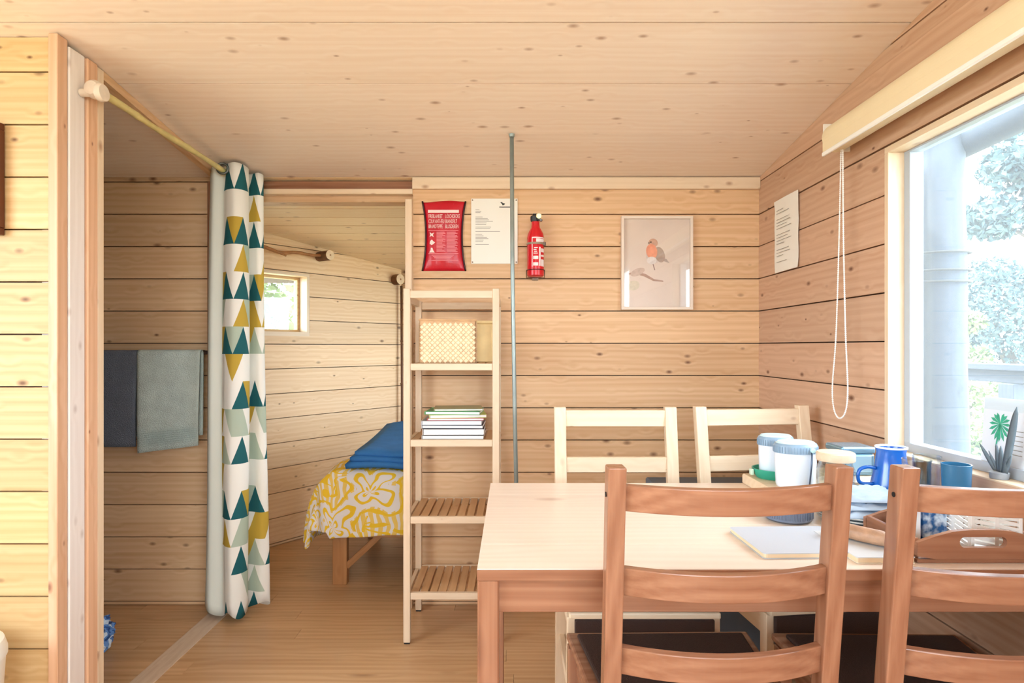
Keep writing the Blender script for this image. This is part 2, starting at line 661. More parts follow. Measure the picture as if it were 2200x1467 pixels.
# the end of the partition: posts and cover boards
cz = ceil_z(1.75)
WHITEWOOD = lambda: wood('whitened_pine', (242, 234, 228), (226, 214, 206), (150, 120, 100), 'z', rough=0.5, knots=0.4, grain=0.8)
PINKWOOD = lambda: wood('pink_pine', (222, 182, 150), (200, 150, 112), (120, 70, 50), 'z', rough=0.5, knots=0.8)
tag(box('trim_8', (-1.318, 1.705, 0.0), (-1.291, 1.745, cz + 0.001), PINKWOOD(), None, 0.002),
    'narrow orange corner board of the left partition', 'trim', kind='structure')
tag(box('trim_9', (-1.37, 1.747, 0.0), (-1.288, 1.812, cz - 0.015), WHITEWOOD(), None, 0.003),
    'whitish upright post at the end of the left partition', 'trim', kind='structure')
tag(box('trim_10', (-1.37, 1.815, 0.0), (-1.282, 1.860, ceil_z(1.84) - 0.004), PINKWOOD(), None, 0.003),
    'pinkish upright post with a dark knot next to the alcove', 'trim', kind='structure')
tag(box('trim_11', (-1.34, 1.862, 0.0), (-1.284, 1.890, ceil_z(1.88) - 0.004), palepine('z'), None, 0.002),
    'thin pale edge board framing the curtained alcove', 'trim', kind='structure')
# header lath along the ceiling over the alcove opening
hd = linkobj('trim_12', prism_me([(-2.70, ceil_z(2.70) - 0.028), (-1.89, ceil_z(1.89) - 0.028), (-1.89, ceil_z(1.89) - 0.001), (-2.70, ceil_z(2.70) - 0.001)], 0, 0.03), pine('x'), None,
             Matrix(((0, 1, 0, -1.318), (-1, 0, 0, 0), (0, 0, 1, 0), (0, 0, 0, 1))))
tag(hd, 'slim sloping lath under the ceiling above the curtain rod', 'trim', kind='structure')


# ------------------------------------------------------------------ windows
def window(name, label, M, sx, z0, z1, depth, sash, mull=(), linermat=None, sashmat=None, sill=True, top=None):
    top = sash if top is None else top
    """opening in local x (0..sx), z0..z1; local y points outwards. Liner boards, sash, panes."""
    lm = linermat or palepine('x')
    lz = palepine('z')
    sm = sashmat or plain('white_sash', (172, 180, 190), 0.4)
    t = 0.018
    root = linkobj(name, boxme(sx, depth, t, 0.001), lm, None, M @ T(sx / 2, depth / 2, z1 - t / 2))
    tag(root, label, 'window', kind='structure')
    inv = (M @ T(sx / 2, depth / 2, z1 - t / 2)).inverted()

    def put(nm, lo, hi, mat, bev=0.001):
        c = [(a + b) / 2 for a, b in zip(lo, hi)]
        return linkobj(nm, boxme(*[b - a for a, b in zip(lo, hi)], bev), mat, root, inv @ M @ T(*c))
    put('jamb', (0, 0, z0), (t, depth, z1 - t), lz)
    put('jamb', (sx - t, 0, z0), (sx, depth, z1 - t), lz)
    put('window_sill', (-0.0, -0.03 if sill else 0.0, z0 - 0.022), (sx, depth, z0 + 0.004), lm)
    ya, yb = depth - 0.045, depth - 0.005
    put('sash_rail', (t, ya, z1 - t - top), (sx - t, yb, z1 - t), sm)
    put('sash_rail', (t, ya, z0 + 0.004), (sx - t, yb, z0 + 0.004 + sash), sm)
    put('sash_stile', (t, ya, z0 + 0.004 + sash), (t + sash, yb, z1 - t - top), sm)
    put('sash_stile', (sx - t - sash, ya, z0 + 0.004 + sash), (sx - t, yb, z1 - t - top), sm)
    xs = [t + sash]
    for mx in mull:
        put('mullion', (mx - sash / 2, ya, z0 + 0.004 + sash), (mx + sash / 2, yb, z1 - t - top), sm)
        xs += [mx - sash / 2, mx + sash / 2]
    xs.append(sx - t - sash)
    for a, b in zip(xs[::2], xs[1::2]):
        put('pane', (a, depth - 0.027, z0 + 0.004 + sash), (b, depth - 0.023, z1 - t - top), glass_mat(), 0)
    return root


def wallframe(O, N, s):
    Y = -Vector(N).normalized()
    U = Y.cross(Vector((0, 0, 1)))
    M = Matrix(((*U, 0), (*Y, 0), (0, 0, 1, 0), (0, 0, 0, 1))).transposed()
    M.translation = Vector(O) + U * s
    return M


window('window_1', 'big bright window in the right wall with pale pine reveal', wallframe((RIGHT, 0, 0), (-1, 0, 0), W1[0]), W1[1] - W1[0], W1[2], W1[3], 0.092, 0.026, sill=False, top=0.006)
window('window_2', 'unseen window sized for side light in the right wall beside the camera', wallframe((RIGHT, 0, 0), (-1, 0, 0), W2[0]), W2[1] - W2[0], W2[2], W2[3], 0.092, 0.04, mull=(0.8,), sill=False)
window('window_3', 'unseen window enlarged to brighten the sleeping corner', wallframe((BEDR, 0, 0), (-1, 0, 0), W3[0]), W3[1] - W3[0], W3[2], W3[3], 0.092, 0.03, sill=False)
window('window_4', 'unseen two pane window added for light in the far left wall', wallframe((LEFT, 0, 0), (1, 0, 0), W4[0]), W4[1] - W4[0], W4[2], W4[3], 0.115, 0.04, mull=(1.25,), sill=False)
window('window_6', 'unseen wide window added for fill light in the wall behind the camera', wallframe((0, REAR, 0), (0, 1, 0), W5[0]), W5[1] - W5[0], W5[2], W5[3], 0.115, 0.05, mull=(0.75,), sill=False)
window('window_5', 'small window in the slanted wall beside the patterned curtain', wallframe(D0, dn, W6[0]), W6[1] - W6[0], W6[2], W6[3], 0.125, 0.015, sashmat=pine_yellow('x'), sill=False)

portal((RIGHT + 0.14, 1.495, 1.29), (0, PI / 2, 0), 0.88, 0.58)
portal((RIGHT + 0.14, -1.10, 1.375), (0, PI / 2, 0), 1.24, 1.58)
portal((BEDR + 0.14, 3.55, 1.17), (0, PI / 2, 0), 1.0, 1.28)
portal((LEFT - 0.14, -0.05, 1.425), (0, -PI / 2, 0), 1.14, 2.48)
portal((0.20, REAR - 0.14, 1.575), (PI / 2, 0, 0), 1.48, 1.24)
wc = D0 + dd * ((W6[0] + W6[1]) / 2) - dn * 0.15
portal((wc.x, wc.y, 1.425), (PI / 2, 0, math.atan2(dn.y, dn.x) + PI / 2), 0.48, 0.34)


# ------------------------------------------------------------------ dining table
TX0, TX1, TY0, TY1, TZ = -0.066, 1.06, 1.136, 1.852, 0.74
tb = thing('dining_table', 'rectangular stained pine dining table with window glare painted into the pale top', 'table', ((TX0 + TX1) / 2, (TY0 + TY1) / 2, 0))
hx, hy = (TX1 - TX0) / 2, (TY1 - TY0) / 2
nb = 5
for i in range(nb):      # glued boards of the top
    a = -hy + 2 * hy * i / nb; b = -hy + 2 * hy * (i + 1) / nb
    box('tabletop_board', (-hx, a + 0.0001, TZ - 0.021), (hx, b - 0.0001, TZ), tablewood('x'), tb, 0.0005)
fe = box('edge_band', (-hx, -hy - 0.003, TZ - 0.0215), (hx, -hy, TZ - 0.0015), stain('x'), tb, 0.0008)
box('apron', (-hx + 0.04, -hy + 0.012, TZ - 0.087), (hx - 0.04, -hy + 0.034, TZ - 0.021), stain('x'), tb, 0.001)
box('apron', (-hx + 0.04, hy - 0.034, TZ - 0.087), (hx - 0.04, hy - 0.012, TZ - 0.021), stain('x'), tb, 0.001)
box('apron', (-hx + 0.012, -hy + 0.04, TZ - 0.087), (-hx + 0.034, hy - 0.04, TZ - 0.021), stain('y'), tb, 0.001)
box('apron', (hx - 0.034, -hy + 0.04, TZ - 0.087), (hx - 0.012, hy - 0.04, TZ - 0.021), stain('y'), tb, 0.001)
for sx in (-1, 1):
    for sy in (-1, 1):
        box('leg', (sx * (hx - 0.021) - 0.0205, sy * (hy - 0.021) - 0.0205, 0), (sx * (hx - 0.021) + 0.0205, sy * (hy - 0.021) + 0.0205, TZ - 0.0212), stain('z'), tb, 0.003)


# ------------------------------------------------------------------ chairs
def bent_post(pts, wx, dy):
    """post of width wx following (y,z) points, depth dy"""
    bm = bmesh.new()
    rings = []
    for y, z in pts:
        rings.append([bm.verts.new((sx * wx / 2, y + sy * dy / 2, z)) for sx, sy in ((-1, -1), (1, -1), (1, 1), (-1, 1))])
    for a, b in zip(rings, rings[1:]):
        for k in range(4):
            bm.faces.new((a[k], a[(k + 1) % 4], b[(k + 1) % 4], b[k]))
    bm.faces.new(rings[0]); bm.faces.new(rings[-1])
    bmesh.ops.recalc_face_normals(bm, faces=bm.faces)
    long = [e for e in bm.edges if abs(e.verts[0].co.z - e.verts[1].co.z) > 0.02 or e.verts[0].co.z > max(p[1] for p in pts) - 1e-4]
    bmesh.ops.bevel(bm, geom=long, offset=0.0025, segments=2, affect='EDGES', profile=0.5)
    return bm_mesh(bm)


def curved_slat(halfw, bulge, h, t, lean=0.0):
    """slat between x=-halfw..halfw, its middle pushed to -y"""
    n = 18
    bm = bmesh.new()
    rings = []
    for i in range(n + 1):
        u = -1 + 2 * i / n
        x = u * halfw
        y = -bulge * (1 - u * u)
        rings.append([bm.verts.new((x, y + (-t / 2 if k in (0, 3) else t / 2) - lean * (z), z)) for k, z in ((0, -h / 2), (1, -h / 2), (2, h / 2), (3, h / 2))])
    for a, b in zip(rings, rings[1:]):
        for k in range(4):
            bm.faces.new((a[k], a[(k + 1) % 4], b[(k + 1) % 4], b[k]))
    bm.faces.new(rings[0]); bm.faces.new(rings[-1])
    bmesh.ops.recalc_face_normals(bm, faces=bm.faces)
    long = [e for e in bm.edges if abs(e.verts[0].co.x - e.verts[1].co.x) > 0.004]
    bmesh.ops.bevel(bm, geom=long, offset=0.002, segments=2, affect='EDGES', profile=0.5)
    me = bm_mesh(bm)
    return me


def seat_poly(wb_, wf_, y0, y1, z0, z1):
    bm = bmesh.new()
    q = [(-wb_, y0), (wb_, y0), (wf_, y1), (-wf_, y1)]
    lo = [bm.verts.new((x, y, z0)) for x, y in q]
    hi = [bm.verts.new((x, y, z1)) for x, y in q]
    bm.faces.new(lo); bm.faces.new(hi)
    for k in range(4):
        bm.faces.new((lo[k], lo[(k + 1) % 4], hi[(k + 1) % 4], hi[k]))
    bmesh.ops.recalc_face_normals(bm, faces=bm.faces)
    bmesh.ops.bevel(bm, geom=list(bm.edges), offset=0.005, segments=2, affect='EDGES', profile=0.5)
    return bm_mesh(bm)


SEATSHADE = plain('dark_pad_and_shade', (58, 36, 28), 0.75, bump=0.3, bscale=300)  # dark brown also carries the shade under the table


def post_y(z):
    # rear line of the stained chair
    return -0.205 - (0.055 * max(0, (z - 0.44)) / 0.51) + 0.012 * max(0, (0.44 - z)) / 0.44 * -1


def stained_chair(label, loc, rz):
    t = thing('slat_back_chair', label, 'chair', loc, rz, 'brown slat back chairs in the foreground')
    pts = [(-0.235, 0.0), (-0.205, 0.42), (-0.208, 0.50), (-0.262, 0.955)]
    for s in (-1, 1):
        o = linkobj('back_post', bent_post(pts, 0.031, 0.037), stain('z'), t, T(s * 0.194, 0, 0))
        lathe('bolt_hole', [(0, 0.0), (0.0045, 0.0), (0.0045, 0.0012), (0, 0.0012)], plain('hole_black', (22, 18, 16), 0.7), o, T(-0.0157, -0.256, 0.905, ry=-PI / 2), 12)
    for z, h in ((0.900, 0.046), (0.750, 0.050), (0.603, 0.050)):
        yy = -0.208 - 0.054 * (z - 0.5) / 0.455
        linkobj('slat', curved_slat(0.179, 0.040, h, 0.019, 0.118), stain('x'), t, T(0, yy, z))
    linkobj('seat', seat_poly(0.195, 0.228, -0.19, 0.215, 0.425, 0.443), stain('x'), t)
    linkobj('seat_pad', seat_poly(0.17, 0.205, -0.18, 0.185, 0.4432, 0.455), SEATSHADE, t)
    for s in (-1, 1):
        box('front_leg', (s * 0.212 - 0.016, 0.165, 0), (s * 0.212 + 0.016, 0.197, 0.425), stain('z'), t, 0.002)
        box('side_rail', (s * 0.200 - 0.009, -0.18, 0.372), (s * 0.200 + 0.009, 0.165, 0.4245), stain('y'), t, 0.001)
        box('stretcher', (s * 0.200 - 0.008, -0.20, 0.17), (s * 0.200 + 0.008, 0.166, 0.20), stain('y'), t, 0.001)
    box('front_rail', (-0.196, 0.172, 0.372), (0.196, 0.190, 0.4245), stain('x'), t, 0.001)
    box('back_rail', (-0.178, -0.212, 0.372), (0.178, -0.194, 0.4245), stain('x'), t, 0.001)
    return t


stained_chair('brown curved slat chair pulled up to the middle of the table front', (0.368, 1.298, 0), math.radians(1.0))
stained_chair('brown curved slat chair nearest the window, before the serving tray', (0.874, 1.290, 0), math.radians(-1.0))


def pale_chair(label, loc, rz):
    t = thing('pine_chair', label, 'chair', loc, rz, 'pale pine chairs behind the table')
    pts = [(-0.215, 0.0), (-0.200, 0.43), (-0.203, 0.50), (-0.270, 0.952)]
    for s in (-1, 1):
        linkobj('back_post', bent_post(pts, 0.040, 0.028), palepine('z'), t, T(s * 0.191, 0, 0))
    for z, h in ((0.913, 0.056), (0.757, 0.052)):
        yy = -0.203 - 0.067 * (z - 0.5) / 0.452
        box('slat', (-0.172, yy - 0.009, z - h / 2), (0.172, yy + 0.009, z + h / 2), palepine('x'), t, 0.002)
    linkobj('seat', seat_poly(0.185, 0.205, -0.18, 0.205, 0.428, 0.446), palepine('x'), t)
    linkobj('seat_pad', seat_poly(0.17, 0.192, -0.165, 0.198, 0.4465, 0.464), SEATSHADE, t)  # added pad, kept dark for the shade below the table top
    box('shade_flap', (-0.188, 0.190, 0.345), (0.188, 0.2035, 0.4265), SEATSHADE, t, 0.003)  # added dark flap, stands in for shade on the front rail
    for s in (-1, 1):
        box('front_leg', (s * 0.19 - 0.017, 0.155, 0), (s * 0.19 + 0.017, 0.189, 0.4275), palepine('z'), t, 0.002)
        box('side_rail', (s * 0.19 - 0.009, -0.186, 0.36), (s * 0.19 + 0.009, 0.155, 0.4275), palepine('y'), t, 0.001)
        box('stretcher', (s * 0.19 - 0.009, -0.195, 0.17), (s * 0.19 + 0.009, 0.155, 0.20), palepine('y'), t, 0.001)
    box('front_rail', (-0.173, 0.165, 0.36), (0.173, 0.183, 0.4275), palepine('x'), t, 0.001)
    box('back_rail', (-0.172, -0.212, 0.36), (0.172, -0.194, 0.4275), palepine('x'), t, 0.001)
    return t


pale_chair('pale pine chair behind the table nearest the grey pole', (0.357, 1.815, 0), PI)
pale_chair('pale pine chair behind the table in the corner by the window', (0.878, 1.855, 0), PI - math.radians(-7))

# slate chest behind the chairs
st = thing('storage_chest', 'slate blue storage chest against the back wall behind the pale chairs', 'chest', (0.84, 2.42, 0))
SL = plain('slate_paint', (92, 104, 118), 0.6, var=0.1)
box('body', (-0.24, -0.2, 0.0), (0.24, 0.22, 0.54), SL, st, 0.006)
box('lid', (-0.25, -0.21, 0.542), (0.25, 0.235, 0.585), SL, st, 0.006)
box('latch', (-0.03, -0.216, 0.50), (0.03, -0.2, 0.56), plain('latch_metal', (150, 152, 156), 0.35, 1.0), st, 0.002)

# ------------------------------------------------------------------ slatted shelf
SX0, SX1, SY0, SY1 = -0.424, -0.049, 2.34, 2.655
sh = thing('slatted_shelf', 'tall narrow birch shelf with slatted boards in front of the doorway jamb', 'shelf', ((SX0 + SX1) / 2, (SY0 + SY1) / 2, 0))
sw, sdp = (SX1 - SX0) / 2, (SY1 - SY0) / 2
for sx in (-1, 1):
    for sy in (-1, 1):
        o = box('post', (sx * (sw - 0.0135) - 0.0135, sy * (sdp - 0.012) - 0.012, 0.006), (sx * (sw - 0.0135) + 0.0135, sy * (sdp - 0.012) + 0.012, 1.388 if sy < 0 else 1.36), birch('z'), sh, 0.002)
        box('foot', (-0.011, -0.010, -0.697 if sy < 0 else -0.683), (0.011, 0.010, -0.690 if sy < 0 else -0.676), plain('foot_black', (30, 26, 24), 0.6), o, 0.001)
box('top_rail', (-sw + 0.027, -sdp, 1.350), (sw - 0.027, -sdp + 0.018, 1.380), birch('x'), sh, 0.002)
box('top_rail', (-sw + 0.027, sdp - 0.018, 1.325), (sw - 0.027, sdp, 1.355), birch('x'), sh, 0.002)
for sx in (-1, 1):
    box('side_rail', (sx * (sw - 0.008) - 0.008, -sdp + 0.024, 1.335), (sx * (sw - 0.008) + 0.008, sdp - 0.024, 1.365), birch('y'), sh, 0.002)
slat_me = boxme(0.0285, 2 * sdp - 0.038, 0.013, 0.001)
SHELVES = (1.082, 0.784, 0.484, 0.187)
for z in SHELVES:
    box('front_rail', (-sw + 0.0275, -sdp + 0.002, z - 0.014), (sw - 0.0275, -sdp + 0.020, z + 0.013), birch('x'), sh, 0.002)
    box('back_rail', (-sw + 0.0275, sdp - 0.020, z - 0.014), (sw - 0.0275, sdp - 0.002, z + 0.013), birch('x'), sh, 0.002)
    for sx in (-1, 1):
        box('side_rail', (sx * (sw - 0.009) - 0.008, -sdp + 0.0245, z - 0.014), (sx * (sw - 0.009) + 0.008, sdp - 0.0245, z + 0.004), birch('y'), sh, 0.001)
    ns = 9
    for i in range(ns):
        x = -sw + 0.0275 + 0.0150 + (2 * sw - 0.085) * i / (ns - 1)
        linkobj('slat', slat_me, slatwood('y'), sh, T(x, 0, z + 0.0055))
    for sx in (-1, 1):
        box('batten', (sx * 0.10 - 0.011, -sdp + 0.021, z - 0.012), (sx * 0.10 + 0.011, sdp - 0.021, z - 0.0012), slatwood('y'), sh, 0.001)

# woven basket on the upper shelf
bk = thing('birch_basket', 'woven birch bark box on the upper slatted shelf', 'basket', (-0.262, 2.47, 1.0945), math.radians(5))
BK = plain('birch_bark', (234, 208, 172), 0.6, var=0.10, vscale=30)
BKD = plain('birch_bark_dark', (198, 158, 116), 0.65, var=0.1, vscale=30)
bw, bd, bh = 0.112, 0.085, 0.172
bm = bmesh.new()
for (x0, y0, x1, y1) in ((-bw, -bd, bw, -bd + 0.004), (-bw, bd - 0.004, bw, bd), (-bw, -bd, -bw + 0.004, bd), (bw - 0.004, -bd, bw, bd)):
    me = boxme(x1 - x0, y1 - y0, bh); 
    for v in me.vertices:
        v.co += Vector(((x0 + x1) / 2, (y0 + y1) / 2, bh / 2))
    bm.from_mesh(me)
me = boxme(2 * bw, 2 * bd, 0.004)
for v in me.vertices:
    v.co.z += 0.002
bm.from_mesh(me)
linkobj('body', bm_mesh(bm), BKD, bk)


def weave(name, wdt, hgt, M):
    """diagonal woven strips: raised lozenges in one mesh"""
    bm = bmesh.new()
    p = 0.0205
    r = p * 0.485
    nx, nz = int(wdt / p) + 2, int(hgt / p) + 2
    for i in range(-nx, nx + 1):
        for j in range(0, 2 * nz):
            x = i * p / 1.0 + (p / 2 if j % 2 else 0)
            z = j * p / 2
            if abs(x) > wdt / 2 - p * 0.42 or z < p * 0.45 or z > hgt - p * 0.45:
                continue
            c = (i + j) % 2
            d = 0.0035 if c else 0.0022
            q = [(x - r, z), (x, z - r), (x + r, z), (x, z + r)]
            lo = [bm.verts.new((a, 0, b)) for a, b in q]
            hi = [bm.verts.new((x + (a - x) * 0.72, -d, z + (b - z) * 0.72)) for a, b in q]
            bm.faces.new(hi)
            for k in range(4):
                bm.faces.new((lo[k], lo[(k + 1) % 4], hi[(k + 1) % 4], hi[k]))
    o = linkobj(name, bm_mesh(bm), BK, bk, M)
    o['kind'] = 'stuff'


weave('weave', 2 * bw, bh, T(0, -bd - 0.0003, 0))
weave('weave', 2 * bd, bh, T(bw + 0.0003, 0, 0, rz=PI / 2))
weave('weave', 2 * bd, bh, T(-bw - 0.0003, 0, 0, rz=-PI / 2))
weave('weave', 2 * bw, bh, T(0, bd + 0.0003, 0, rz=PI))
tube('rim', [(-bw, -bd, bh), (bw, -bd, bh), (bw, bd, bh), (-bw, bd, bh)], 0.005, BKD, bk, closed=True, smooth=False)
# second paler box behind it
b2 = thing('birch_box', 'plain pale bark box half hidden behind the woven one', 'basket', (-0.124, 2.597, 1.0945), 0)
box('body', (-0.045, -0.027, 0), (0.04, 0.027, 0.165), plain('pale_bark', (232, 206, 150), 0.6, var=0.08, vscale=20), b2, 0.004)
box('lid', (-0.047, -0.029, 0.1655), (0.042, 0.029, 0.178), plain('pale_bark', (232, 206, 150)), b2, 0.003)

# books on the second shelf
PAPER = plain('book_paper', (226, 224, 222), 0.7, var=0.04, vscale=60)


def book(label, cx, cy, z, wx, dy, h, col, spinecol=None, rz=0.0, rough=0.45):
    t = thing('book', label, 'book', (cx, cy, z), rz, 'books on the second shelf')
    cm = plain('cover_%d_%d_%d' % col, col, rough, var=0.04)
    box('cover', (-wx / 2, -dy / 2, 0), (wx / 2, dy / 2, 0.0014), cm, t, 0.0003)
    box('cover', (-wx / 2, -dy / 2, h - 0.0014), (wx / 2, dy / 2, h), cm, t, 0.0003)
    box('pages', (-wx / 2 + 0.003, -dy / 2 + 0.002, 0.0015), (wx / 2 - 0.001, dy / 2 - 0.002, h - 0.0015), PAPER, t, 0.0003)
    box('spine', (-wx / 2 - 0.0012, -dy / 2, 0), (-wx / 2 + 0.001, dy / 2, h), plain('spine_%d_%d_%d' % (spinecol or col), spinecol or col, rough), t, 0.0005)
    return t


zz = 0.784 + 0.0122
BX, BY = -0.236, 2.46
for (lab, dx, dyy, wx, dy, h, col, sp, rz) in (
        ('dark bound book at the very bottom of the shelf stack', 0.003, 0, 0.258, 0.20, 0.012, (44, 46, 44), (226, 222, 214), 0),
        ('black covered ring book, second from the bottom of the stack', 0.004, 0, 0.256, 0.20, 0.019, (36, 34, 38), (214, 212, 210), 1),
        ('slim grey book in the middle of the shelf stack', 0.002, 0, 0.256, 0.19, 0.010, (62, 66, 78), (210, 212, 216), -1),
        ('white paged book under the red one', -0.004, 0, 0.252, 0.19, 0.013, (150, 156, 166), (220, 220, 222), 1),
        ('thin red covered booklet in the shelf stack', 0.010, 0, 0.236, 0.18, 0.007, (200, 78, 88), (210, 120, 120), 2),
        ('yellow edged booklet below the green book', 0.012, 0.0, 0.240, 0.18, 0.010, (196, 204, 104), (214, 214, 150), 7),
        ('green book near the top of the shelf stack', 0.004, -0.005, 0.232, 0.17, 0.009, (84, 168, 112), (96, 190, 120), -3),
        ('pale olive leaflet lying on top of the books', 0.016, 0.008, 0.205, 0.15, 0.006, (172, 172, 128), None, 5)):
    h *= 1.3
    dyy += 0.012
    wx *= 0.94
    book(lab, BX + dx, BY - 0.01 + dyy, zz, wx, dy, h, col, sp, math.radians(rz))
    zz += h + 0.0006

# ------------------------------------------------------------------ grey pole
pl = thing('hanging_rod', 'thin grey green rod hanging straight down from the ceiling behind the table', 'rod', (0.0, 2.30, 0.44))
PG = plain('pole_grey', (142, 152, 148), 0.35, 0.4, var=0.15, vscale=12)
tube('rod', [(0.020, 0, 0.0), (0.010, 0, 0.5), (0.002, 0, 1.0), (-0.001, 0, ceil_z(2.30) - 0.44 - 0.003)], 0.0080, PG, pl, seg=12)
lathe('end_cap', [(0, -0.012), (0.009, -0.012), (0.0105, -0.004), (0.0105, 0.004), (0, 0.004)], PG, pl, T(0.020, 0, 0), 16)
lathe('ceiling_cup', [(0, 0.0), (0.012, 0.0), (0.010, -0.010), (0, -0.012)], PG, pl, T(-0.001, 0, ceil_z(2.30) - 0.44 - 0.001), 16)

# ------------------------------------------------------------------ things on the back wall
WY = BACK - 0.002
RED = plain('red_vinyl', (196, 14, 38), 0.32, var=0.10, vscale=14, bump=0.15, bscale=40)
fb = thing('fire_blanket', 'red vinyl fire blanket pouch with white lettering on the back wall', 'fire blanket', (-0.305, WY, 1.656))
# pouch: waisted outline, pillow shaped front
bm = bmesh.new()
nu, nv = 16, 24
grid = []
for j in range(nv + 1):
    v = j / nv
    z = -0.155 + 0.31 * v
    half = 0.079 + 0.016 * (abs(2 * v - 1)) ** 2.2
    rowv = []
    for i in range(nu + 1):
        u = -1 + 2 * i / nu
        pf = (1 - u ** 4) * (1 - abs(2 * v - 1) ** 6)
        d = 0.004 + 0.013 * pf + 0.001 * math.sin(9 * u + 5 * v)
        rowv.append(bm.verts.new((u * half, -d, z + 0.004 * math.sin(2.4 * u + 1) * (1 if v > 0.97 else 0))))
    grid.append(rowv)
for j in range(nv):
    for i in range(nu):
        bm.faces.new((grid[j][i], grid[j][i + 1], grid[j + 1][i + 1], grid[j + 1][i]))
rim = [grid[0][i] for i in range(nu + 1)] + [grid[j][nu] for j in range(1, nv + 1)] + [grid[nv][i] for i in range(nu - 1, -1, -1)] + [grid[j][0] for j in range(nv - 1, 0, -1)]
bk_v = [bm.verts.new((q.co.x, 0, q.co.z)) for q in rim]
for k in range(len(rim)):
    m2 = (k + 1) % len(rim)
    bm.faces.new((rim[k], rim[m2], bk_v[m2], bk_v[k]))
bm.faces.new(bk_v)
linkobj('pouch', bm_mesh(bm), RED, fb, smooth=True)
for s in (-1, 1):
    pts = [(s * (0.081 + 0.016 * (abs(2 * j / 14 - 1)) ** 2.2), -0.005, -0.156 + 0.312 * j / 14) for j in range(15)]
    tube('edge_binding', pts, 0.0042, plain('binding_dark', (52, 12, 16), 0.5), fb, seg=6)
WHITEINK = plain('white_ink', (236, 214, 208), 0.5)
PINKINK = plain('pink_ink', (232, 132, 140), 0.5)
yf = -0.0188


def fb_text(body, size, x, z, wmax=None, mat=WHITEINK, parent=None, yy=None):
    me = text_me(body, size)
    xs = [v.co.x for v in me.vertices]
    wd0 = max(xs) - min(xs)
    sx = 1.0 if wmax is None else wmax / wd0
    for v in me.vertices:
        v.co.x *= sx
    return linkobj('lettering', me, mat, parent or fb, Matrix(((1, 0, 0, x), (0, 0, 1, yf if yy is None else yy), (0, 1, 0, z), (0, 0, 0, 1))))


def strip(nm, x0, x1, z0, z1, mat, parent, yy=yf, t=0.0006):
    return box(nm, (x0, yy - t, z0), (x1, yy, z1), mat, parent, 0)


strip('label_bar', -0.070, 0.068, 0.102, 0.115, WHITEINK, fb)
for row, (l1, w1_, l2, w2_) in enumerate((('FIREBLANKET', 0.062, 'LÖSCHDECKE', 0.064), ('COUV.ANTI-FEU', 0.070, 'BRANDFILT', 0.052), ('BRANDTEPPE', 0.062, 'BLUSDEKEN', 0.058))):
    z = 0.0785 - 0.0225 * row
    fb_text(l1, 0.0245, -0.068, z, w1_)
    fb_text(l2, 0.0245, 0.007, z, w2_)
strip('label_bar', -0.068, 0.066, 0.0215, 0.0240, PINKINK, fb)
strip('label_bar', -0.068, 0.066, -0.082, -0.079, PINKINK, fb)
strip('label_bar', -0.068, 0.066, -0.112, -0.109, PINKINK, fb)
for i in range(3):     # pictograms: hands pulling, flame pan, figure
    z = 0.004 - 0.034 * i
    sh_ = ([(-0.063, z - 0.010), (-0.054, z - 0.004), (-0.044, z - 0.011), (-0.048, z), (-0.042, z + 0.010), (-0.053, z + 0.005), (-0.062, z + 0.011), (-0.059, z)],
           [(-0.062, z - 0.006), (-0.054, z - 0.012), (-0.046, z - 0.008), (-0.038, z), (-0.047, z + 0.006), (-0.052, z + 0.013), (-0.060, z + 0.006)],
           [(-0.064, z - 0.011), (-0.040, z - 0.011), (-0.046, z - 0.002), (-0.050, z + 0.010), (-0.057, z + 0.010), (-0.058, z)])[i]
    linkobj('pictogram', prism_me(sh_, yf - 0.0006, yf), WHITEINK, fb)
for c, x0 in enumerate((-0.032, 0.014)):
    bm = bmesh.new()
    for i in range(17):
        z = 0.016 - 0.0054 * i
        wl_ = (0.036, 0.040, 0.030, 0.038, 0.026)[(i + 2 * c) % 5] + 0.010 * c
        me = boxme(wl_, 0.0006, 0.0030)
        for v in me.vertices:
            v.co += Vector((x0 + wl_ / 2, yf - 0.0003, z))
        bm.from_mesh(me)
    linkobj('small_print', bm_mesh(bm), PINKINK, fb)['kind'] = 'stuff'
bm = bmesh.new()
for i in range(4):
    me = boxme(0.10 - 0.012 * i, 0.0006, 0.0032)
    for v in me.vertices:
        v.co += Vector((-0.004, yf - 0.0003, -0.087 - 0.0058 * i))
    bm.from_mesh(me)
linkobj('small_print', bm_mesh(bm), PINKINK, fb)['kind'] = 'stuff'
for s in (-1, 1):
    lathe('eyelet', [(0.0025, 0), (0.006, 0), (0.006, 0.0015), (0.0025, 0.0015), (0.0025, 0)], plain('latch_metal', (150, 152, 156)), fb, T(s * 0.042, -0.0075, 0.138, rx=PI / 2), 12)

# notice sheet
INK = plain('grey_ink', (150, 146, 140), 0.7)
BLACK = plain('black_ink', (50, 48, 46), 0.6)
SHEET = plain('white_sheet', (236, 232, 222), 0.55)


def lines(nm, parent, rows, yy, mat=INK, h=0.0022):
    bm = bmesh.new()
    for x, z, l in rows:
        me = boxme(l, 0.0003, h)
        for v in me.vertices:
            v.co += Vector((x + l / 2, yy - 0.00015, z))
        bm.from_mesh(me)
    o = linkobj(nm, bm_mesh(bm), mat, parent)
    o['kind'] = 'stuff'
    return o


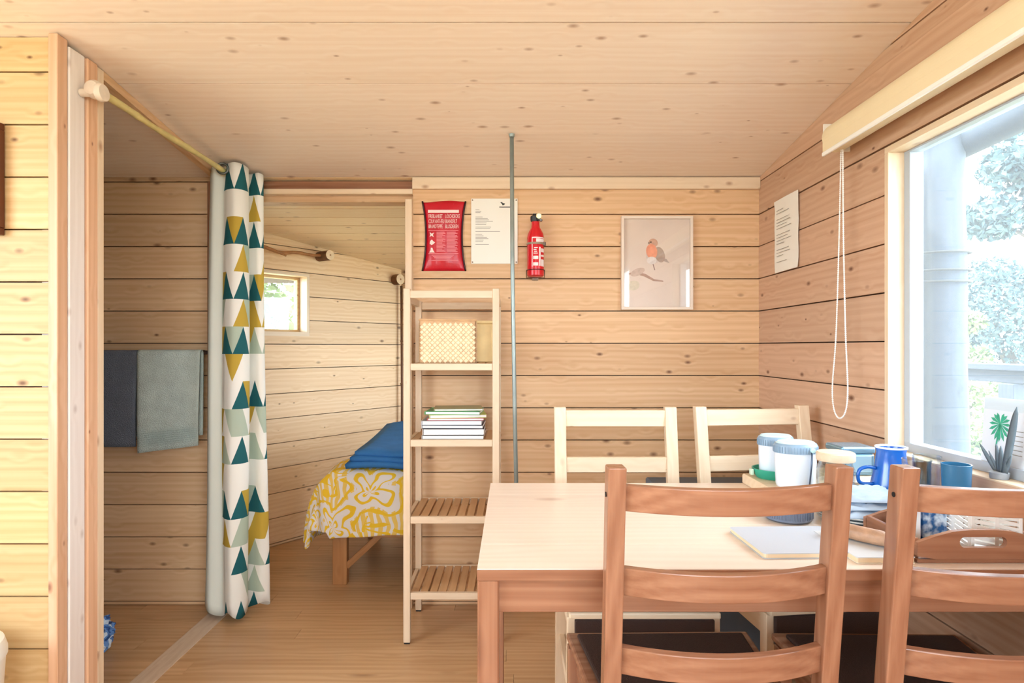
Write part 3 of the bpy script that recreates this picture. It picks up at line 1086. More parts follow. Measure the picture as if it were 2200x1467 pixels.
ns_ = thing('notice_sheet', 'laminated white notice sheet behind the grey pole on the back wall', 'notice', (-0.079, WY - 0.003, 1.679))
box('sheet', (-0.104, -0.0008, -0.146), (0.104, 0, 0.146), SHEET, ns_, 0)
lines('small_print', ns_, [(-0.085, 0.096 - 0.0065 * i, l) for i, l in enumerate((0.018, 0.026, 0.022, 0, 0, 0.032, 0.055, 0.060, 0.078, 0.050, 0.048, 0, 0.07, 0.066, 0, 0.11, 0, 0.03, 0.036, 0.052, 0.058, 0.036, 0.034, 0, 0.06)) if l], -0.0008)
lines('heading_bar', ns_, [(0.022, 0.108, 0.052)], -0.0008, BLACK, 0.0035)
linkobj('leaf_emblem', prism_me([(0.026, 0.128), (0.034, 0.131), (0.038, 0.126), (0.048, 0.124), (0.044, 0.117), (0.036, 0.116), (0.034, 0.122)], -0.0012, -0.0008), BLACK, ns_)
for sx, sz in ((-1, 1), (1, 1), (-1, -1), (1, -1)):
    lathe('pin', [(0, 0.003), (0.003, 0.0025), (0.0032, 0), (0, 0)], plain('pin_brown', (120, 96, 76), 0.4, 0.5), ns_, T(sx * 0.098, -0.0008, sz * 0.139, rx=PI / 2), 10)

# fire extinguisher
ex = thing('fire_extinguisher', 'small red fire extinguisher in a wire bracket on the back wall', 'fire extinguisher', (0.104, BACK - 0.05, 1.468))
EXR = plain('extinguisher_red', (206, 12, 30), 0.25, spec=0.6)
lathe('cylinder', [(0, 0.0), (0.030, 0.001), (0.037, 0.006), (0.037, 0.172), (0.034, 0.190), (0.026, 0.206), (0.019, 0.218), (0.0175, 0.232), (0.0175, 0.243), (0, 0.243)], EXR, ex, None, 32)
lathe('valve_head', [(0, 0.244), (0.017, 0.244), (0.019, 0.252), (0.019, 0.266), (0.012, 0.272), (0, 0.272)], plain('valve_black', (24, 24, 28), 0.4), ex, T(-0.004, 0, 0), 20)
box('lever', (-0.012, -0.008, 0.274), (0.024, 0.008, 0.279), plain('valve_black', (24, 24, 28)), ex, 0.001)
lathe('gauge', [(0, 0), (0.0125, 0), (0.0125, 0.010), (0, 0.011)], plain('gauge_brass', (206, 192, 140), 0.3, 0.7), ex, T(0.014, -0.012, 0.266, rx=PI / 2), 20)
lathe('gauge_face', [(0, 0), (0.0095, 0), (0.0095, 0.0008), (0, 0.0008)], plain('gauge_white', (236, 236, 226), 0.4), ex, T(0.014, -0.0235, 0.266, rx=PI / 2), 20)
tube('nozzle', [(0.008, -0.012, 0.252), (0.022, -0.018, 0.248), (0.026, -0.02, 0.244)], 0.006, plain('latch_metal', (150, 152, 156)), ex)


def curved_panel(nm, r, a0, a1, z0, z1, mat, parent, t=0.0006, n=10):
    bm = bmesh.new()
    ro = []
    for i in range(n + 1):
        a = a0 + (a1 - a0) * i / n
        ro.append([bm.verts.new((rr * math.sin(a), -rr * math.cos(a), z)) for rr, z in ((r, z0), (r + t, z0), (r + t, z1), (r, z1))])
    for a, b in zip(ro, ro[1:]):
        for k in range(4):
            bm.faces.new((a[k], a[(k + 1) % 4], b[(k + 1) % 4], b[k]))
    bm.faces.new(ro[0]); bm.faces.new(ro[-1])
    return linkobj(nm, bm_mesh(bm), mat, parent, smooth=False)


LABW = plain('label_white', (238, 222, 220), 0.4)
R_ = math.radians
curved_panel('label_frame', 0.0371, R_(-28), R_(70), 0.166, 0.171, LABW, ex)
curved_panel('label_frame', 0.0371, R_(-28), R_(-23), 0.042, 0.171, LABW, ex)
curved_panel('label_panel', 0.0371, R_(2), R_(70), 0.150, 0.164, LABW, ex)
curved_panel('label_panel', 0.0371, R_(22), R_(34), 0.045, 0.128, LABW, ex)
for i, (a0, a1, z0, z1) in enumerate(((38, 70, 0.106, 0.122), (38, 70, 0.086, 0.094), (38, 70, 0.044, 0.074), (-18, 16, 0.046, 0.060), (-18, 16, 0.074, 0.088))):
    curved_panel('label_panel', 0.0371, R_(a0), R_(a1), z0, z1, LABW, ex)
for i in range(4):     # rotated lettering strokes on the label
    curved_panel('lettering', 0.0371, R_(-16 + (i % 2) * 4), R_(12 - (i % 3) * 4), 0.098 + 0.008 * i, 0.102 + 0.008 * i, LABW, ex)
curved_panel('strap', 0.0375, R_(-95), R_(95), 0.140, 0.149, plain('strap_grey', (150, 132, 112), 0.5), ex, 0.002, 18)
box('strap_buckle', (0.030, -0.02, 0.136), (0.045, -0.006, 0.152), plain('buckle_brown', (112, 88, 72), 0.4), ex, 0.002)
ring = [(0.0395 * math.cos(2 * PI * i / 24), 0.0395 * math.sin(2 * PI * i / 24), 0.030) for i in range(24)]
WIRE = plain('wire_dark', (70, 30, 30), 0.4, 0.6)
tube('bracket_wire', ring, 0.0016, WIRE, ex, closed=True, seg=6)
tube('bracket_wire', [(-0.0395, 0.0, 0.030), (-0.0395, 0, -0.004), (0, -0.03, -0.005), (0.0395, 0, -0.004), (0.0395, 0, 0.030)], 0.0016, WIRE, ex, seg=6)
box('bracket_plate', (-0.014, 0.0385, -0.01), (0.014, 0.0475, 0.16), plain('strap_grey', (150, 132, 112)), ex, 0.001)

# framed bird picture
pf = thing('framed_picture', 'slim pale frame with a watercolour of a robin on a branch', 'picture', (0.648, WY, 1.535), 0)
FRM = plain('frame_pale', (226, 208, 190), 0.4)
fw, fh = 0.160, 0.209
box('frame_rail', (-fw, -0.022, fh - 0.012), (fw, 0, fh), FRM, pf, 0.001)
box('frame_rail', (-fw, -0.022, -fh), (fw, 0, -fh + 0.012), FRM, pf, 0.001)
box('frame_rail', (-fw, -0.022, -fh + 0.012), (-fw + 0.012, 0, fh - 0.012), FRM, pf, 0.001)
box('frame_rail', (fw - 0.012, -0.022, -fh + 0.012), (fw, 0, fh - 0.012), FRM, pf, 0.001)
box('print', (-fw + 0.012, -0.006, -fh + 0.012), (fw - 0.012, -0.001, fh - 0.012), plain('print_paper', (222, 204, 190), 0.7, var=0.04, vscale=8), pf, 0)
yp = -0.0062


def flat(nm, pts, col, k):
    linkobj(nm, prism_me(pts, yp - 0.0003 * k - 0.0003, yp - 0.0003 * k), plain('ink_%d_%d_%d' % col, col, 0.75, var=0.10, vscale=60), pf)


def ell(cx, cz, rx, rz_, rot=0, n=22):
    return [(cx + rx * math.cos(a) * math.cos(rot) - rz_ * math.sin(a) * math.sin(rot), cz + rx * math.cos(a) * math.sin(rot) + rz_ * math.sin(a) * math.cos(rot)) for a in [2 * PI * i / n for i in range(n)]]


flat('painted_tail', [(0.005, 0.030), (0.045, 0.018), (0.058, 0.000), (0.030, 0.010)], (176, 160, 150), 1)
flat('painted_body', ell(-0.012, 0.036, 0.036, 0.038), (206, 190, 182), 2)
flat('painted_wing', ell(0.014, 0.038, 0.022, 0.036, 0.3), (176, 152, 138), 3)
flat('painted_breast', ell(-0.022, 0.052, 0.025, 0.034, 0.15), (232, 148, 116), 4)
flat('painted_belly', ell(-0.022, 0.012, 0.022, 0.017), (222, 212, 206), 5)
flat('painted_head', ell(-0.016, 0.090, 0.021, 0.020), (200, 156, 132), 3)
flat('painted_eye', ell(-0.026, 0.094, 0.004, 0.0035), (40, 34, 32), 6)
flat('painted_beak', [(-0.040, 0.090), (-0.032, 0.094), (-0.032, 0.087)], (70, 60, 56), 6)
flat('painted_branch', [(-0.128, -0.045), (-0.09, -0.038), (-0.05, -0.048), (-0.01, -0.072), (0.03, -0.078), (0.03, -0.084), (-0.014, -0.080), (-0.055, -0.060), (-0.09, -0.050), (-0.128, -0.052)], (176, 140, 122), 1)
flat('painted_leaves', ell(-0.085, -0.040, 0.034, 0.016, 0.4), (204, 178, 162), 2)
flat('painted_leaves', ell(-0.104, -0.10, 0.028, 0.022, 0.2), (212, 200, 176), 1)
flat('painted_leg', [(-0.018, -0.004), (-0.014, -0.004), (-0.006, -0.030), (-0.010, -0.032)], (150, 120, 110), 2)
PGL = bpy.data.materials.new('picture_glass')
PGL.use_nodes = True
_nt = PGL.node_tree
_nt.nodes.clear()
_o = _nt.nodes.new('ShaderNodeOutputMaterial'); _t = _nt.nodes.new('ShaderNodeBsdfTransparent'); _g = _nt.nodes.new('ShaderNodeBsdfGlossy'); _m = _nt.nodes.new('ShaderNodeMixShader')
_g.inputs['Roughness'].default_value = 0.02
_m.inputs[0].default_value = 0.06
_nt.links.new(_t.outputs[0], _m.inputs[1]); _nt.links.new(_g.outputs[0], _m.inputs[2]); _nt.links.new(_m.outputs[0], _o.inputs[0])
box('glazing', (-fw + 0.012, -0.014, -fh + 0.012), (fw - 0.012, -0.012, fh - 0.012), PGL, pf, 0)

# sheet on the right wall
rs = thing('paper_sheet', 'white sheet of paper pinned to the right wall near the corner', 'notice', (RIGHT - 0.004, 2.418, 1.617), -PI / 2)
bm = bmesh.new()
g = []
for j in range(9):
    z = -0.149 + 0.298 * j / 8
    g.append([bm.verts.new((-0.104 + 0.208 * i / 6, -0.001 - 0.005 * abs(math.sin(0.9 * j + 0.3 * i)) * (0.4 if 0 < j < 8 else 1), z)) for i in range(7)])
for j in range(8):
    for i in range(6):
        bm.faces.new((g[j][i], g[j][i + 1], g[j + 1][i + 1], g[j + 1][i]))
o = linkobj('sheet', bm_mesh(bm), SHEET, rs, smooth=False)
o.modifiers.new('thickness', 'SOLIDIFY').thickness = 0.0006
lines('small_print', rs, [(-0.075, 0.105 - 0.0125 * i, l) for i, l in enumerate((0.06, 0.11, 0, 0.10, 0.12, 0.09, 0.13, 0, 0.12, 0.10, 0.13, 0.07, 0, 0.11, 0.12, 0.06, 0, 0.09)) if l], -0.0075, INK, 0.002)

# ------------------------------------------------------------------ roller blind over the window
rb = thing('roller_blind', 'rolled up cream roller blind above the big window with a bead chain loop', 'blind', (1.0, 0, 0))
BL = plain('blind_cream', (236, 218, 180), 0.75, bump=0.1, bscale=500)
ya_, yb_ = 0.95, 1.965
rolp = [(0.046 * math.cos(a), 0.046 * math.sin(a)) for a in [2 * PI * i / 40 for i in range(40)]]
linkobj('fabric_roll', prism_me([(x, z) for x, z in rolp], ya_, yb_), BL, rb, T(0.060, 0, 1.842), smooth=False)
box('fabric_flap', (0.0165, ya_, 1.795), (0.0185, yb_, 1.842), BL, rb, 0)
box('hem_bar', (0.013, ya_, 1.782), (0.022, yb_, 1.795), plain('hem_white', (246, 244, 238), 0.35), rb, 0.002)
for y in (ya_ - 0.006, yb_ + 0.001):
    box('bracket', (0.020, y, 1.800), (0.108, y + 0.005, 1.890), plain('bracket_white', (232, 226, 214), 0.4), rb, 0.001)
yc = 1.915
left = [(yc + 0.010, 1.79), (yc + 0.022, 1.5), (yc + 0.040, 1.20), (yc + 0.062, 1.03), (yc + 0.052, 0.955)]
right = [(yc + 0.020, 0.930), (yc - 0.015, 0.955), (yc - 0.028, 1.03), (yc - 0.016, 1.20), (yc - 0.004, 1.5), (yc + 0.0, 1.79)]
chain = smoothpath([(0.055, a, b) for a, b in left + right], 8)
tube('chain_cord', chain, 0.0017, plain('cord_white', (244, 240, 236), 0.4), rb, seg=6)
bm = bmesh.new()
acc = 0.0
for p, q in zip(chain, chain[1:]):
    seg_l = (q - p).length
    while acc < seg_l:
        bmesh.ops.create_icosphere(bm, subdivisions=1, radius=0.0031, matrix=Matrix.Translation(p + (q - p) * (acc / seg_l)))
        acc += 0.0065
    acc -= seg_l
linkobj('bead_chain', bm_mesh(bm), plain('cord_white', (244, 240, 236)), rb)['kind'] = 'stuff'


# ------------------------------------------------------------------ curtain, rod
rod = thing('curtain_rod', 'peeled branch curtain rod slanting along the alcove opening', 'rod', (0, 0, 0))
RA, RB = Vector((-1.250, 1.800, 1.930)), Vector((-1.200, 2.672, 1.893))
rp = []
rr = []
for i in range(25):
    t_ = i / 24
    p = RA.lerp(RB, t_) + Vector((0.003 * math.sin(7 * t_), 0, 0.003 * math.sin(11 * t_ + 1)))
    rp.append(p)
    rr.append(0.0105 + 0.0012 * math.sin(17 * t_) + (0.002 if i in (5, 13) else 0))
tube('branch', rp, rr, plain('peeled_branch', (206, 190, 128), 0.5, var=0.12, vscale=25), rod, seg=12)
WP = plain('peg_wood', (222, 208, 190), 0.55, var=0.08, vscale=30)
lathe('end_knob', [(0, -0.022), (0.020, -0.020), (0.027, -0.010), (0.027, 0.006), (0.018, 0.014), (0.011, 0.016), (0, 0.016)], WP, rod, T(*RA, rx=-PI / 2, rz=0), 20)
lathe('peg', [(0, 0), (0.012, 0), (0.012, 0.05), (0.025, 0.052), (0.027, 0.060), (0.024, 0.070), (0, 0.072)], WP, rod, T(-1.286, 1.792, 1.918, ry=PI / 2), 20)


def curtain_mat():
    m, nt, p = nt_new('triangle_print')
    N, L = nt.nodes.new, nt.links.new
    uv = N('ShaderNodeUVMap')
    sp = N('ShaderNodeSeparateXYZ')
    L(uv.outputs[0], sp.inputs[0])

    def math_(op, a, b=None, c=None, clamp=False):
        q = N('ShaderNodeMath'); q.operation = op; q.use_clamp = clamp
        for i, v in enumerate((a, b, c)):
            if v is None:
                continue
            if isinstance(v, (int, float)):
                q.inputs[i].default_value = v
            else:
                L(v, q.inputs[i])
        return q.outputs[0]
    u = math_('DIVIDE', math_('SUBTRACT', sp.outputs[0], 0.106), 0.074)
    v = math_('DIVIDE', sp.outputs[1], 0.115)
    fu, fv = math_('FRACT', u), math_('FRACT', v)
    iu, iv = math_('FLOOR', u), math_('FLOOR', v)
    ax = math_('ABSOLUTE', math_('SUBTRACT', fu, 0.5))
    tri = math_('LESS_THAN', math_('MULTIPLY', ax, 2.0), math_('SUBTRACT', 1.0, fv))
    side = math_('GREATER_THAN', fu, 0.5)
    # colour index: the triangle and its two flanks draw differently
    cu = math_('MULTIPLY_ADD', side, math_('SUBTRACT', 1.0, tri), iu)
    cv = iv
    cb = N('ShaderNodeCombineXYZ')
    L(cu, cb.inputs[0]); L(cv, cb.inputs[1]); L(math_('MULTIPLY', tri, 17.0), cb.inputs[2])
    wn = N('ShaderNodeTexWhiteNoise')
    L(cb.outputs[0], wn.inputs['Vector'])

    def ramp(stops):
        r = N('ShaderNodeValToRGB')
        r.color_ramp.interpolation = 'CONSTANT'
        e = r.color_ramp.elements
        while len(e) > 1:
            e.remove(e[-1])
        e[0].position = 0
        e[0].color = (*lin(stops[0][1]), 1)
        for pos, c in stops[1:]:
            q = e.new(pos); q.color = (*lin(c), 1)
        L(wn.outputs['Value'], r.inputs[0])
        return r.outputs[0]
    W_, TE, MU, MI = (232, 230, 222), (34, 92, 98), (186, 156, 62), (172, 186, 168)
    c1e = ramp([(0, TE), (0.46, W_), (0.76, MI)])
    c1o = ramp([(0, W_), (0.62, MI), (0.84, MU)])
    c2 = ramp([(0, W_), (0.70, MU), (0.86, MI)])
    par = math_('FRACT', math_('MULTIPLY', iv, 0.5))
    parg = math_('GREATER_THAN', par, 0.25)
    c1m = N('ShaderNodeMix'); c1m.data_type = 'RGBA'
    L(parg, c1m.inputs[0]); L(c1e, c1m.inputs[6]); L(c1o, c1m.inputs[7])
    c1 = c1m.outputs[2]
    mx = N('ShaderNodeMix'); mx.data_type = 'RGBA'
    L(tri, mx.inputs[0]); L(c2, mx.inputs[6]); L(c1, mx.inputs[7])
    # plain hem band along the leading edge
    hem = math_('LESS_THAN', sp.outputs[0], 0.106)
    mh = N('ShaderNodeMix'); mh.data_type = 'RGBA'
    mh.inputs[7].default_value = (*lin((222, 226, 216)), 1)
    L(hem, mh.inputs[0]); L(mx.outputs[2], mh.inputs[6])
    L(mh.outputs[2], p.inputs['Base Color'])
    p.inputs['Roughness'].default_value = 0.8
    p.inputs['Specular IOR Level'].default_value = 0.2
    return m


ct = thing('curtain', 'curtain printed with teal, mustard and white triangles bunched beside the doorway', 'curtain', (-1.20, 2.60, 0))
path2 = [(-1.300, 2.590), (-1.270, 2.545), (-1.225, 2.548), (-1.195, 2.520), (-1.160, 2.505), (-1.130, 2.530), (-1.125, 2.575), (-1.160, 2.600), (-1.150, 2.625), (-1.105, 2.610), (-1.085, 2.635),
         (-1.110, 2.655), (-1.190, 2.645), (-1.290, 2.640), (-1.300, 2.660), (-1.240, 2.672), (-1.140, 2.676)]
cp = smoothpath([(x + 1.20, y - 2.60, 0) for x, y in path2], 7)
bm = bmesh.new()
uvl = bm.loops.layers.uv.new('UVMap')
NZ = 46
cols = []
ul = [0.0]
for a, b in zip(cp, cp[1:]):
    ul.append(ul[-1] + (b - a).length)
for i, p in enumerate(cp):
    colv = []
    for j in range(NZ + 1):
        v = j / NZ
        zb = 0.020 + 0.030 * (0.5 + 0.5 * math.sin(2.1 * i / 7 + 0.8))
        zt = 1.932 - SLOPE * (p.y)  - 0.014
        z = zb + (zt - zb) * v
        spread = 1.0 + 0.14 * (1 - v) + 0.05 * math.sin(3 * v + 0.2 * i)
        sway = 0.010 * math.sin(4.2 * v + 0.11 * i) * (1 - v)
        yy_ = min(p.y * (1 + 0.10 * (1 - v)), 0.082)
        colv.append(bm.verts.new((p.x * spread + sway - 0.01 * (1 - v), yy_, z)))
    cols.append(colv)
for i in range(len(cols) - 1):
    for j in range(NZ):
        f = bm.faces.new((cols[i][j], cols[i + 1][j], cols[i + 1][j + 1], cols[i][j + 1]))
        for lp, (ii, jj) in zip(f.loops, ((i, j), (i + 1, j), (i + 1, j + 1), (i, j + 1))):
            lp[uvl].uv = (ul[ii] + 0.0, cols[ii][jj].co.z + 0.02)
me = bpy.data.meshes.new('curtain')
bm.to_mesh(me); bm.free()
co = linkobj('cloth', me, curtain_mat(), ct, smooth=True)
sol = co.modifiers.new('thickness', 'SOLIDIFY'); sol.thickness = 0.0022
for (x, y) in ((-1.205, 2.512), (-1.20, 2.60), (-1.20, 2.655)):
    bmr = [(0.021 * math.cos(2 * PI * i / 20), 0, 0.021 * math.sin(2 * PI * i / 20)) for i in range(20)]
    tube('eyelet', bmr, 0.005, plain('eyelet_grey', (96, 100, 96), 0.35, 0.7), ct, T(x + 1.20, y - 2.60 - 0.012, 1.902, rz=0.25), closed=True, seg=8)

# ------------------------------------------------------------------ towels and rail in the alcove
tr = thing('towel_rail', 'dark branch towel rail on the alcove wall', 'rail', (-1.6, 2.62, 1.125))
DK = plain('dark_branch', (64, 44, 34), 0.6, var=0.2, vscale=20)
tube('branch', [(-0.55, 0.0, 0.0), (-0.2, 0.004, 0.002), (0.05, -0.002, 0.0), (0.22, 0.01, 0.004), (0.262, 0.03, 0.012)], [0.010, 0.011, 0.010, 0.010, 0.009], DK, tr, seg=10)
for x in (-0.50, 0.215):
    tube('peg', [(x, 0.0, -0.002), (x, 0.081, 0.012)], 0.010, DK, tr, seg=8)


def towel(label, loc, wx, front, back, mat, skew=0.0, bands=True, seed=0, rz=0.0):
    t = thing('towel', label, 'towel', loc, rz, 'towels on the branch rail')
    prof = [(-0.020, -front), (-0.021, -front * 0.66), (-0.019, -front * 0.33), (-0.018, -0.02), (-0.015, 0.010), (0.0, 0.019), (0.014, 0.010), (0.018, -0.02), (0.020, -back * 0.5), (0.022, -back)]
    pts = smoothpath([(0, a, b) for a, b in prof], 5)
    bm = bmesh.new()
    cols = []
    nx = 22
    for i in range(nx + 1):
        u = -1 + 2 * i / nx
        col = []
        for p in pts:
            f = max(0, -p.z) / front
            x = u * wx / 2 * (1 - 0.04 * f)
            y = p.y + (0.006 * math.sin(3.2 * u + 2.5 * f + seed) * f if p.y < 0 else 0) 
            col.append(bm.verts.new((x, y, p.z + skew * u * f)))
        cols.append(col)
    for i in range(nx):
        for j in range(len(pts) - 1):
            bm.faces.new((cols[i][j], cols[i + 1][j], cols[i + 1][j + 1], cols[i][j + 1]))
    o = linkobj('terry_cloth', bm_mesh(bm), mat, t, smooth=True)
    s_ = o.modifiers.new('thickness', 'SOLIDIFY'); s_.thickness = 0.007
    if bands:
        for k in range(7):
            f = 0.80 + 0.022 * k
            p = (-0.0262, -front * f)
            rows = []
            tube('woven_band', [(u * wx / 2 * (1 - 0.04 * f), p[0] + 0.006 * math.sin(3.2 * u + 2.5 * f + seed) * f, p[1] + skew * u * f) for u in [-0.98 + 1.96 * q / 16 for q in range(17)]], 0.0022, mat, t, seg=5)
    return t


towel('dark slate grey towel hanging next to the pale post', (-1.775, 2.618, 1.127), 0.30, 0.40, 0.36, plain('towel_dark', (112, 118, 128), 0.95, bump=0.8, bscale=260, var=0.08, vscale=20, spec=0.1), 0.0, False, 1)
towel('grey green towel with woven bands hanging on the branch rail', (-1.486, 2.613, 1.129), 0.272, 0.412, 0.37, plain('towel_green', (194, 204, 194), 0.95, bump=0.8, bscale=260, var=0.08, vscale=20, spec=0.1), 0.017, True, 0.4)

# crumpled blue bundle on the alcove floor
bm = bmesh.new()
bmesh.ops.create_icosphere(bm, subdivisions=4, radius=0.10)
for v in bm.verts:
    d = v.co.normalized()
    n = mnoise.noise(d * 3.1) * 0.35 + abs(mnoise.noise(d * 6.3)) * 0.35
    v.co = d * 0.092 * (0.82 + n)
    v.co.z = max(v.co.z * 0.75, -0.062) + 0.063
bl_m, bl_nt, bl_p = nt_new('blue_white_print')
_tc = bl_nt.nodes.new('ShaderNodeTexCoord'); _v = bl_nt.nodes.new('ShaderNodeTexNoise'); _v.inputs['Scale'].default_value = 24
_r = bl_nt.nodes.new('ShaderNodeValToRGB'); _r.color_ramp.interpolation = 'CONSTANT'
_r.color_ramp.elements[0].color = (*lin((44, 86, 150)), 1); _r.color_ramp.elements[1].color = (*lin((214, 230, 244)), 1); _r.color_ramp.elements[1].position = 0.55
_e = _r.color_ramp.elements.new(0.46); _e.color = (*lin((94, 140, 200)), 1)
bl_nt.links.new(_tc.outputs['Object'], _v.inputs['Vector']); bl_nt.links.new(_v.outputs['Fac'], _r.inputs['Fac']); bl_nt.links.new(_r.outputs['Color'], bl_p.inputs['Base Color'])
bl_p.inputs['Roughness'].default_value = 0.6
tag(linkobj('cloth_bundle', bm_mesh(bm), bl_m, None, T(-1.618, 2.29, 0.0), smooth=False), 'crumpled blue and white cloth bundle on the alcove floor', 'cloth')

# ------------------------------------------------------------------ left edge
pr = thing('dark_frame', 'dark brown wooden frame at the left edge of the yellow wall', 'frame', (-1.588, PART - 0.003, 1.640))
DB = plain('dark_frame_wood', (92, 46, 24), 0.45, var=0.12)
for lo, hi in (((-0.13, -0.02, 0.14), (0.13, 0, 0.16)), ((-0.13, -0.02, -0.16), (0.13, 0, -0.14)), ((-0.13, -0.02, -0.14), (-0.11, 0, 0.14)), ((0.11, -0.02, -0.14), (0.13, 0, 0.14))):
    box('frame_rail', lo, hi, DB, pr, 0.002)
box('print', (-0.11, -0.008, -0.14), (0.11, -0.002, 0.14), plain('frame_print', (206, 186, 150), 0.7, var=0.2), pr, 0)
bn = thing('waste_bin', 'white rounded bin standing before the yellow plank wall', 'bin', (-1.478, 1.56, 0))
WB = plain('bin_white', (236, 238, 234), 0.35)
lathe('body', [(0, 0), (0.10, 0), (0.108, 0.01), (0.126, 0.33), (0.122, 0.33), (0.105, 0.02), (0, 0.02)], WB, bn, None, 40)
lathe('lid', [(0.130, 0.331), (0.130, 0.345), (0.122, 0.372), (0.08, 0.392), (0, 0.398)], WB, bn, None, 40)

# ------------------------------------------------------------------ bed in the sleeping corner
bd_ = thing('bed', 'wooden bed with braced legs standing in the sleeping corner', 'bed', (0.10, 3.30, 0))
BW = wood('bed_wood', (176, 128, 84), (150, 100, 60), (90, 54, 34), 'z', rough=0.5)
BWX = wood('bed_wood', (176, 128, 84), (150, 100, 60), (90, 54, 34), 'x', rough=0.5)
BWY = wood('bed_wood', (176, 128, 84), (150, 100, 60), (90, 54, 34), 'y', rough=0.5)
for x in (-0.94, 0.575):
    for y in (-0.375, 0.335):
        box('leg', (x - 0.035, y, 0), (x + 0.035, y + 0.04, 0.34), BW, bd_, 0.003)
    box('end_rail', (x - 0.012 if x < 0 else x - 0.01, -0.33, 0.22), (x + 0.012, 0.33, 0.33), BWY, bd_, 0.002)
box('side_rail', (-0.90, -0.372, 0.23), (0.55, -0.345, 0.34), BWX, bd_, 0.002)
box('side_rail', (-0.90, 0.345, 0.23), (0.55, 0.372, 0.34), BWX, bd_, 0.002)
for y in (-0.358, 0.358):
    linkobj('brace', boxme(0.26, 0.022, 0.03, 0.002), BWX, bd_, T(-0.815, y, 0.175, ry=-R_(43)))
mt = box('mattress', (-0.95, -0.37, 0.345), (0.63, 0.37, 0.50), plain('mattress_white', (224, 222, 216), 0.85), bd_, 0.03, 3)
box('pillow_board', (-0.62, 0.385, 0.30), (0.60, 0.405, 0.74), pine('x'), bd_, 0.002)

# duvet draped over foot end and near side


def duvet_mat():
    m, nt, p = nt_new('yellow_floral')
    N, L = nt.nodes.new, nt.links.new
    uv = N('ShaderNodeUVMap')
    nz = N('ShaderNodeTexNoise'); nz.inputs['Scale'].default_value = 7.0; nz.inputs['Detail'].default_value = 1
    L(uv.outputs[0], nz.inputs['Vector'])
    sc_ = N('ShaderNodeVectorMath'); sc_.operation = 'MULTIPLY_ADD'
    sc_.inputs[1].default_value = (0.16, 0.16, 0.16)
    L(nz.outputs['Color'], sc_.inputs[0]); L(uv.outputs[0], sc_.inputs[2])
    vo = N('ShaderNodeTexVoronoi'); vo.inputs['Scale'].default_value = 3.8
    L(sc_.outputs[0], vo.inputs['Vector'])
    # petals: angular lobes round every cell centre
    df = N('ShaderNodeVectorMath'); df.operation = 'SUBTRACT'
    s52 = N('ShaderNodeVectorMath'); s52.operation = 'SCALE'; s52.inputs[3].default_value = 1.0
    L(sc_.outputs[0], df.inputs[0]); L(vo.outputs['Position'], df.inputs[1])
    sx = N('ShaderNodeSeparateXYZ'); L(df.outputs[0], sx.inputs[0])
    at = N('ShaderNodeMath'); at.operation = 'ARCTAN2'
    L(sx.outputs[1], at.inputs[0]); L(sx.outputs[0], at.inputs[1])
    k = N('ShaderNodeMath'); k.operation = 'MULTIPLY'; k.inputs[1].default_value = 4.0
    L(at.outputs[0], k.inputs[0])
    c = N('ShaderNodeMath'); c.operation = 'COSINE'; L(k.outputs[0], c.inputs[0])
    r1 = N('ShaderNodeMath'); r1.operation = 'MULTIPLY_ADD'; r1.inputs[1].default_value = 0.13
    L(c.outputs[0], r1.inputs[0]); L(vo.outputs['Distance'], r1.inputs[2])
    ring = N('ShaderNodeMath'); ring.operation = 'MULTIPLY'; ring.inputs[1].default_value = 24.0
    L(r1.outputs[0], ring.inputs[0])
    sn = N('ShaderNodeMath'); sn.operation = 'SINE'; L(ring.outputs[0], sn.inputs[0])
    far = N('ShaderNodeMath'); far.operation = 'GREATER_THAN'; far.inputs[1].default_value = 0.50
    L(r1.outputs[0], far.inputs[0])
    gt = N('ShaderNodeMapRange'); gt.inputs['From Min'].default_value = 0.45; gt.inputs['From Max'].default_value = 0.6
    L(sn.outputs[0], gt.inputs['Value'])
    mx1 = N('ShaderNodeMath'); mx1.operation = 'MAXIMUM'
    fm = N('ShaderNodeMath'); fm.operation = 'MULTIPLY'; fm.inputs[1].default_value = 0.85
    wv = N('ShaderNodeTexWave'); wv.inputs['Scale'].default_value = 9.0; wv.inputs['Distortion'].default_value = 6.0; wv.inputs['Detail'].default_value = 1
    L(uv.outputs[0], wv.inputs['Vector'])
    wg = N('ShaderNodeMath'); wg.operation = 'GREATER_THAN'; wg.inputs[1].default_value = 0.42
    L(wv.outputs['Fac'], wg.inputs[0])
    L(wg.outputs[0], fm.inputs[0])
    f2 = N('ShaderNodeMath'); f2.operation = 'MULTIPLY'
    L(far.outputs[0], f2.inputs[0]); L(fm.outputs[0], f2.inputs[1])
    L(gt.outputs[0], mx1.inputs[0]); L(f2.outputs[0], mx1.inputs[1])
    col = N('ShaderNodeMix'); col.data_type = 'RGBA'
    col.inputs[6].default_value = (*lin((228, 224, 222)), 1)
    col.inputs[7].default_value = (*lin((234, 194, 52)), 1)
    L(mx1.outputs[0], col.inputs[0])
    L(col.outputs[2], p.inputs['Base Color'])
    p.inputs['Roughness'].default_value = 0.85
    p.inputs['Specular IOR Level'].default_value = 0.2
    return m


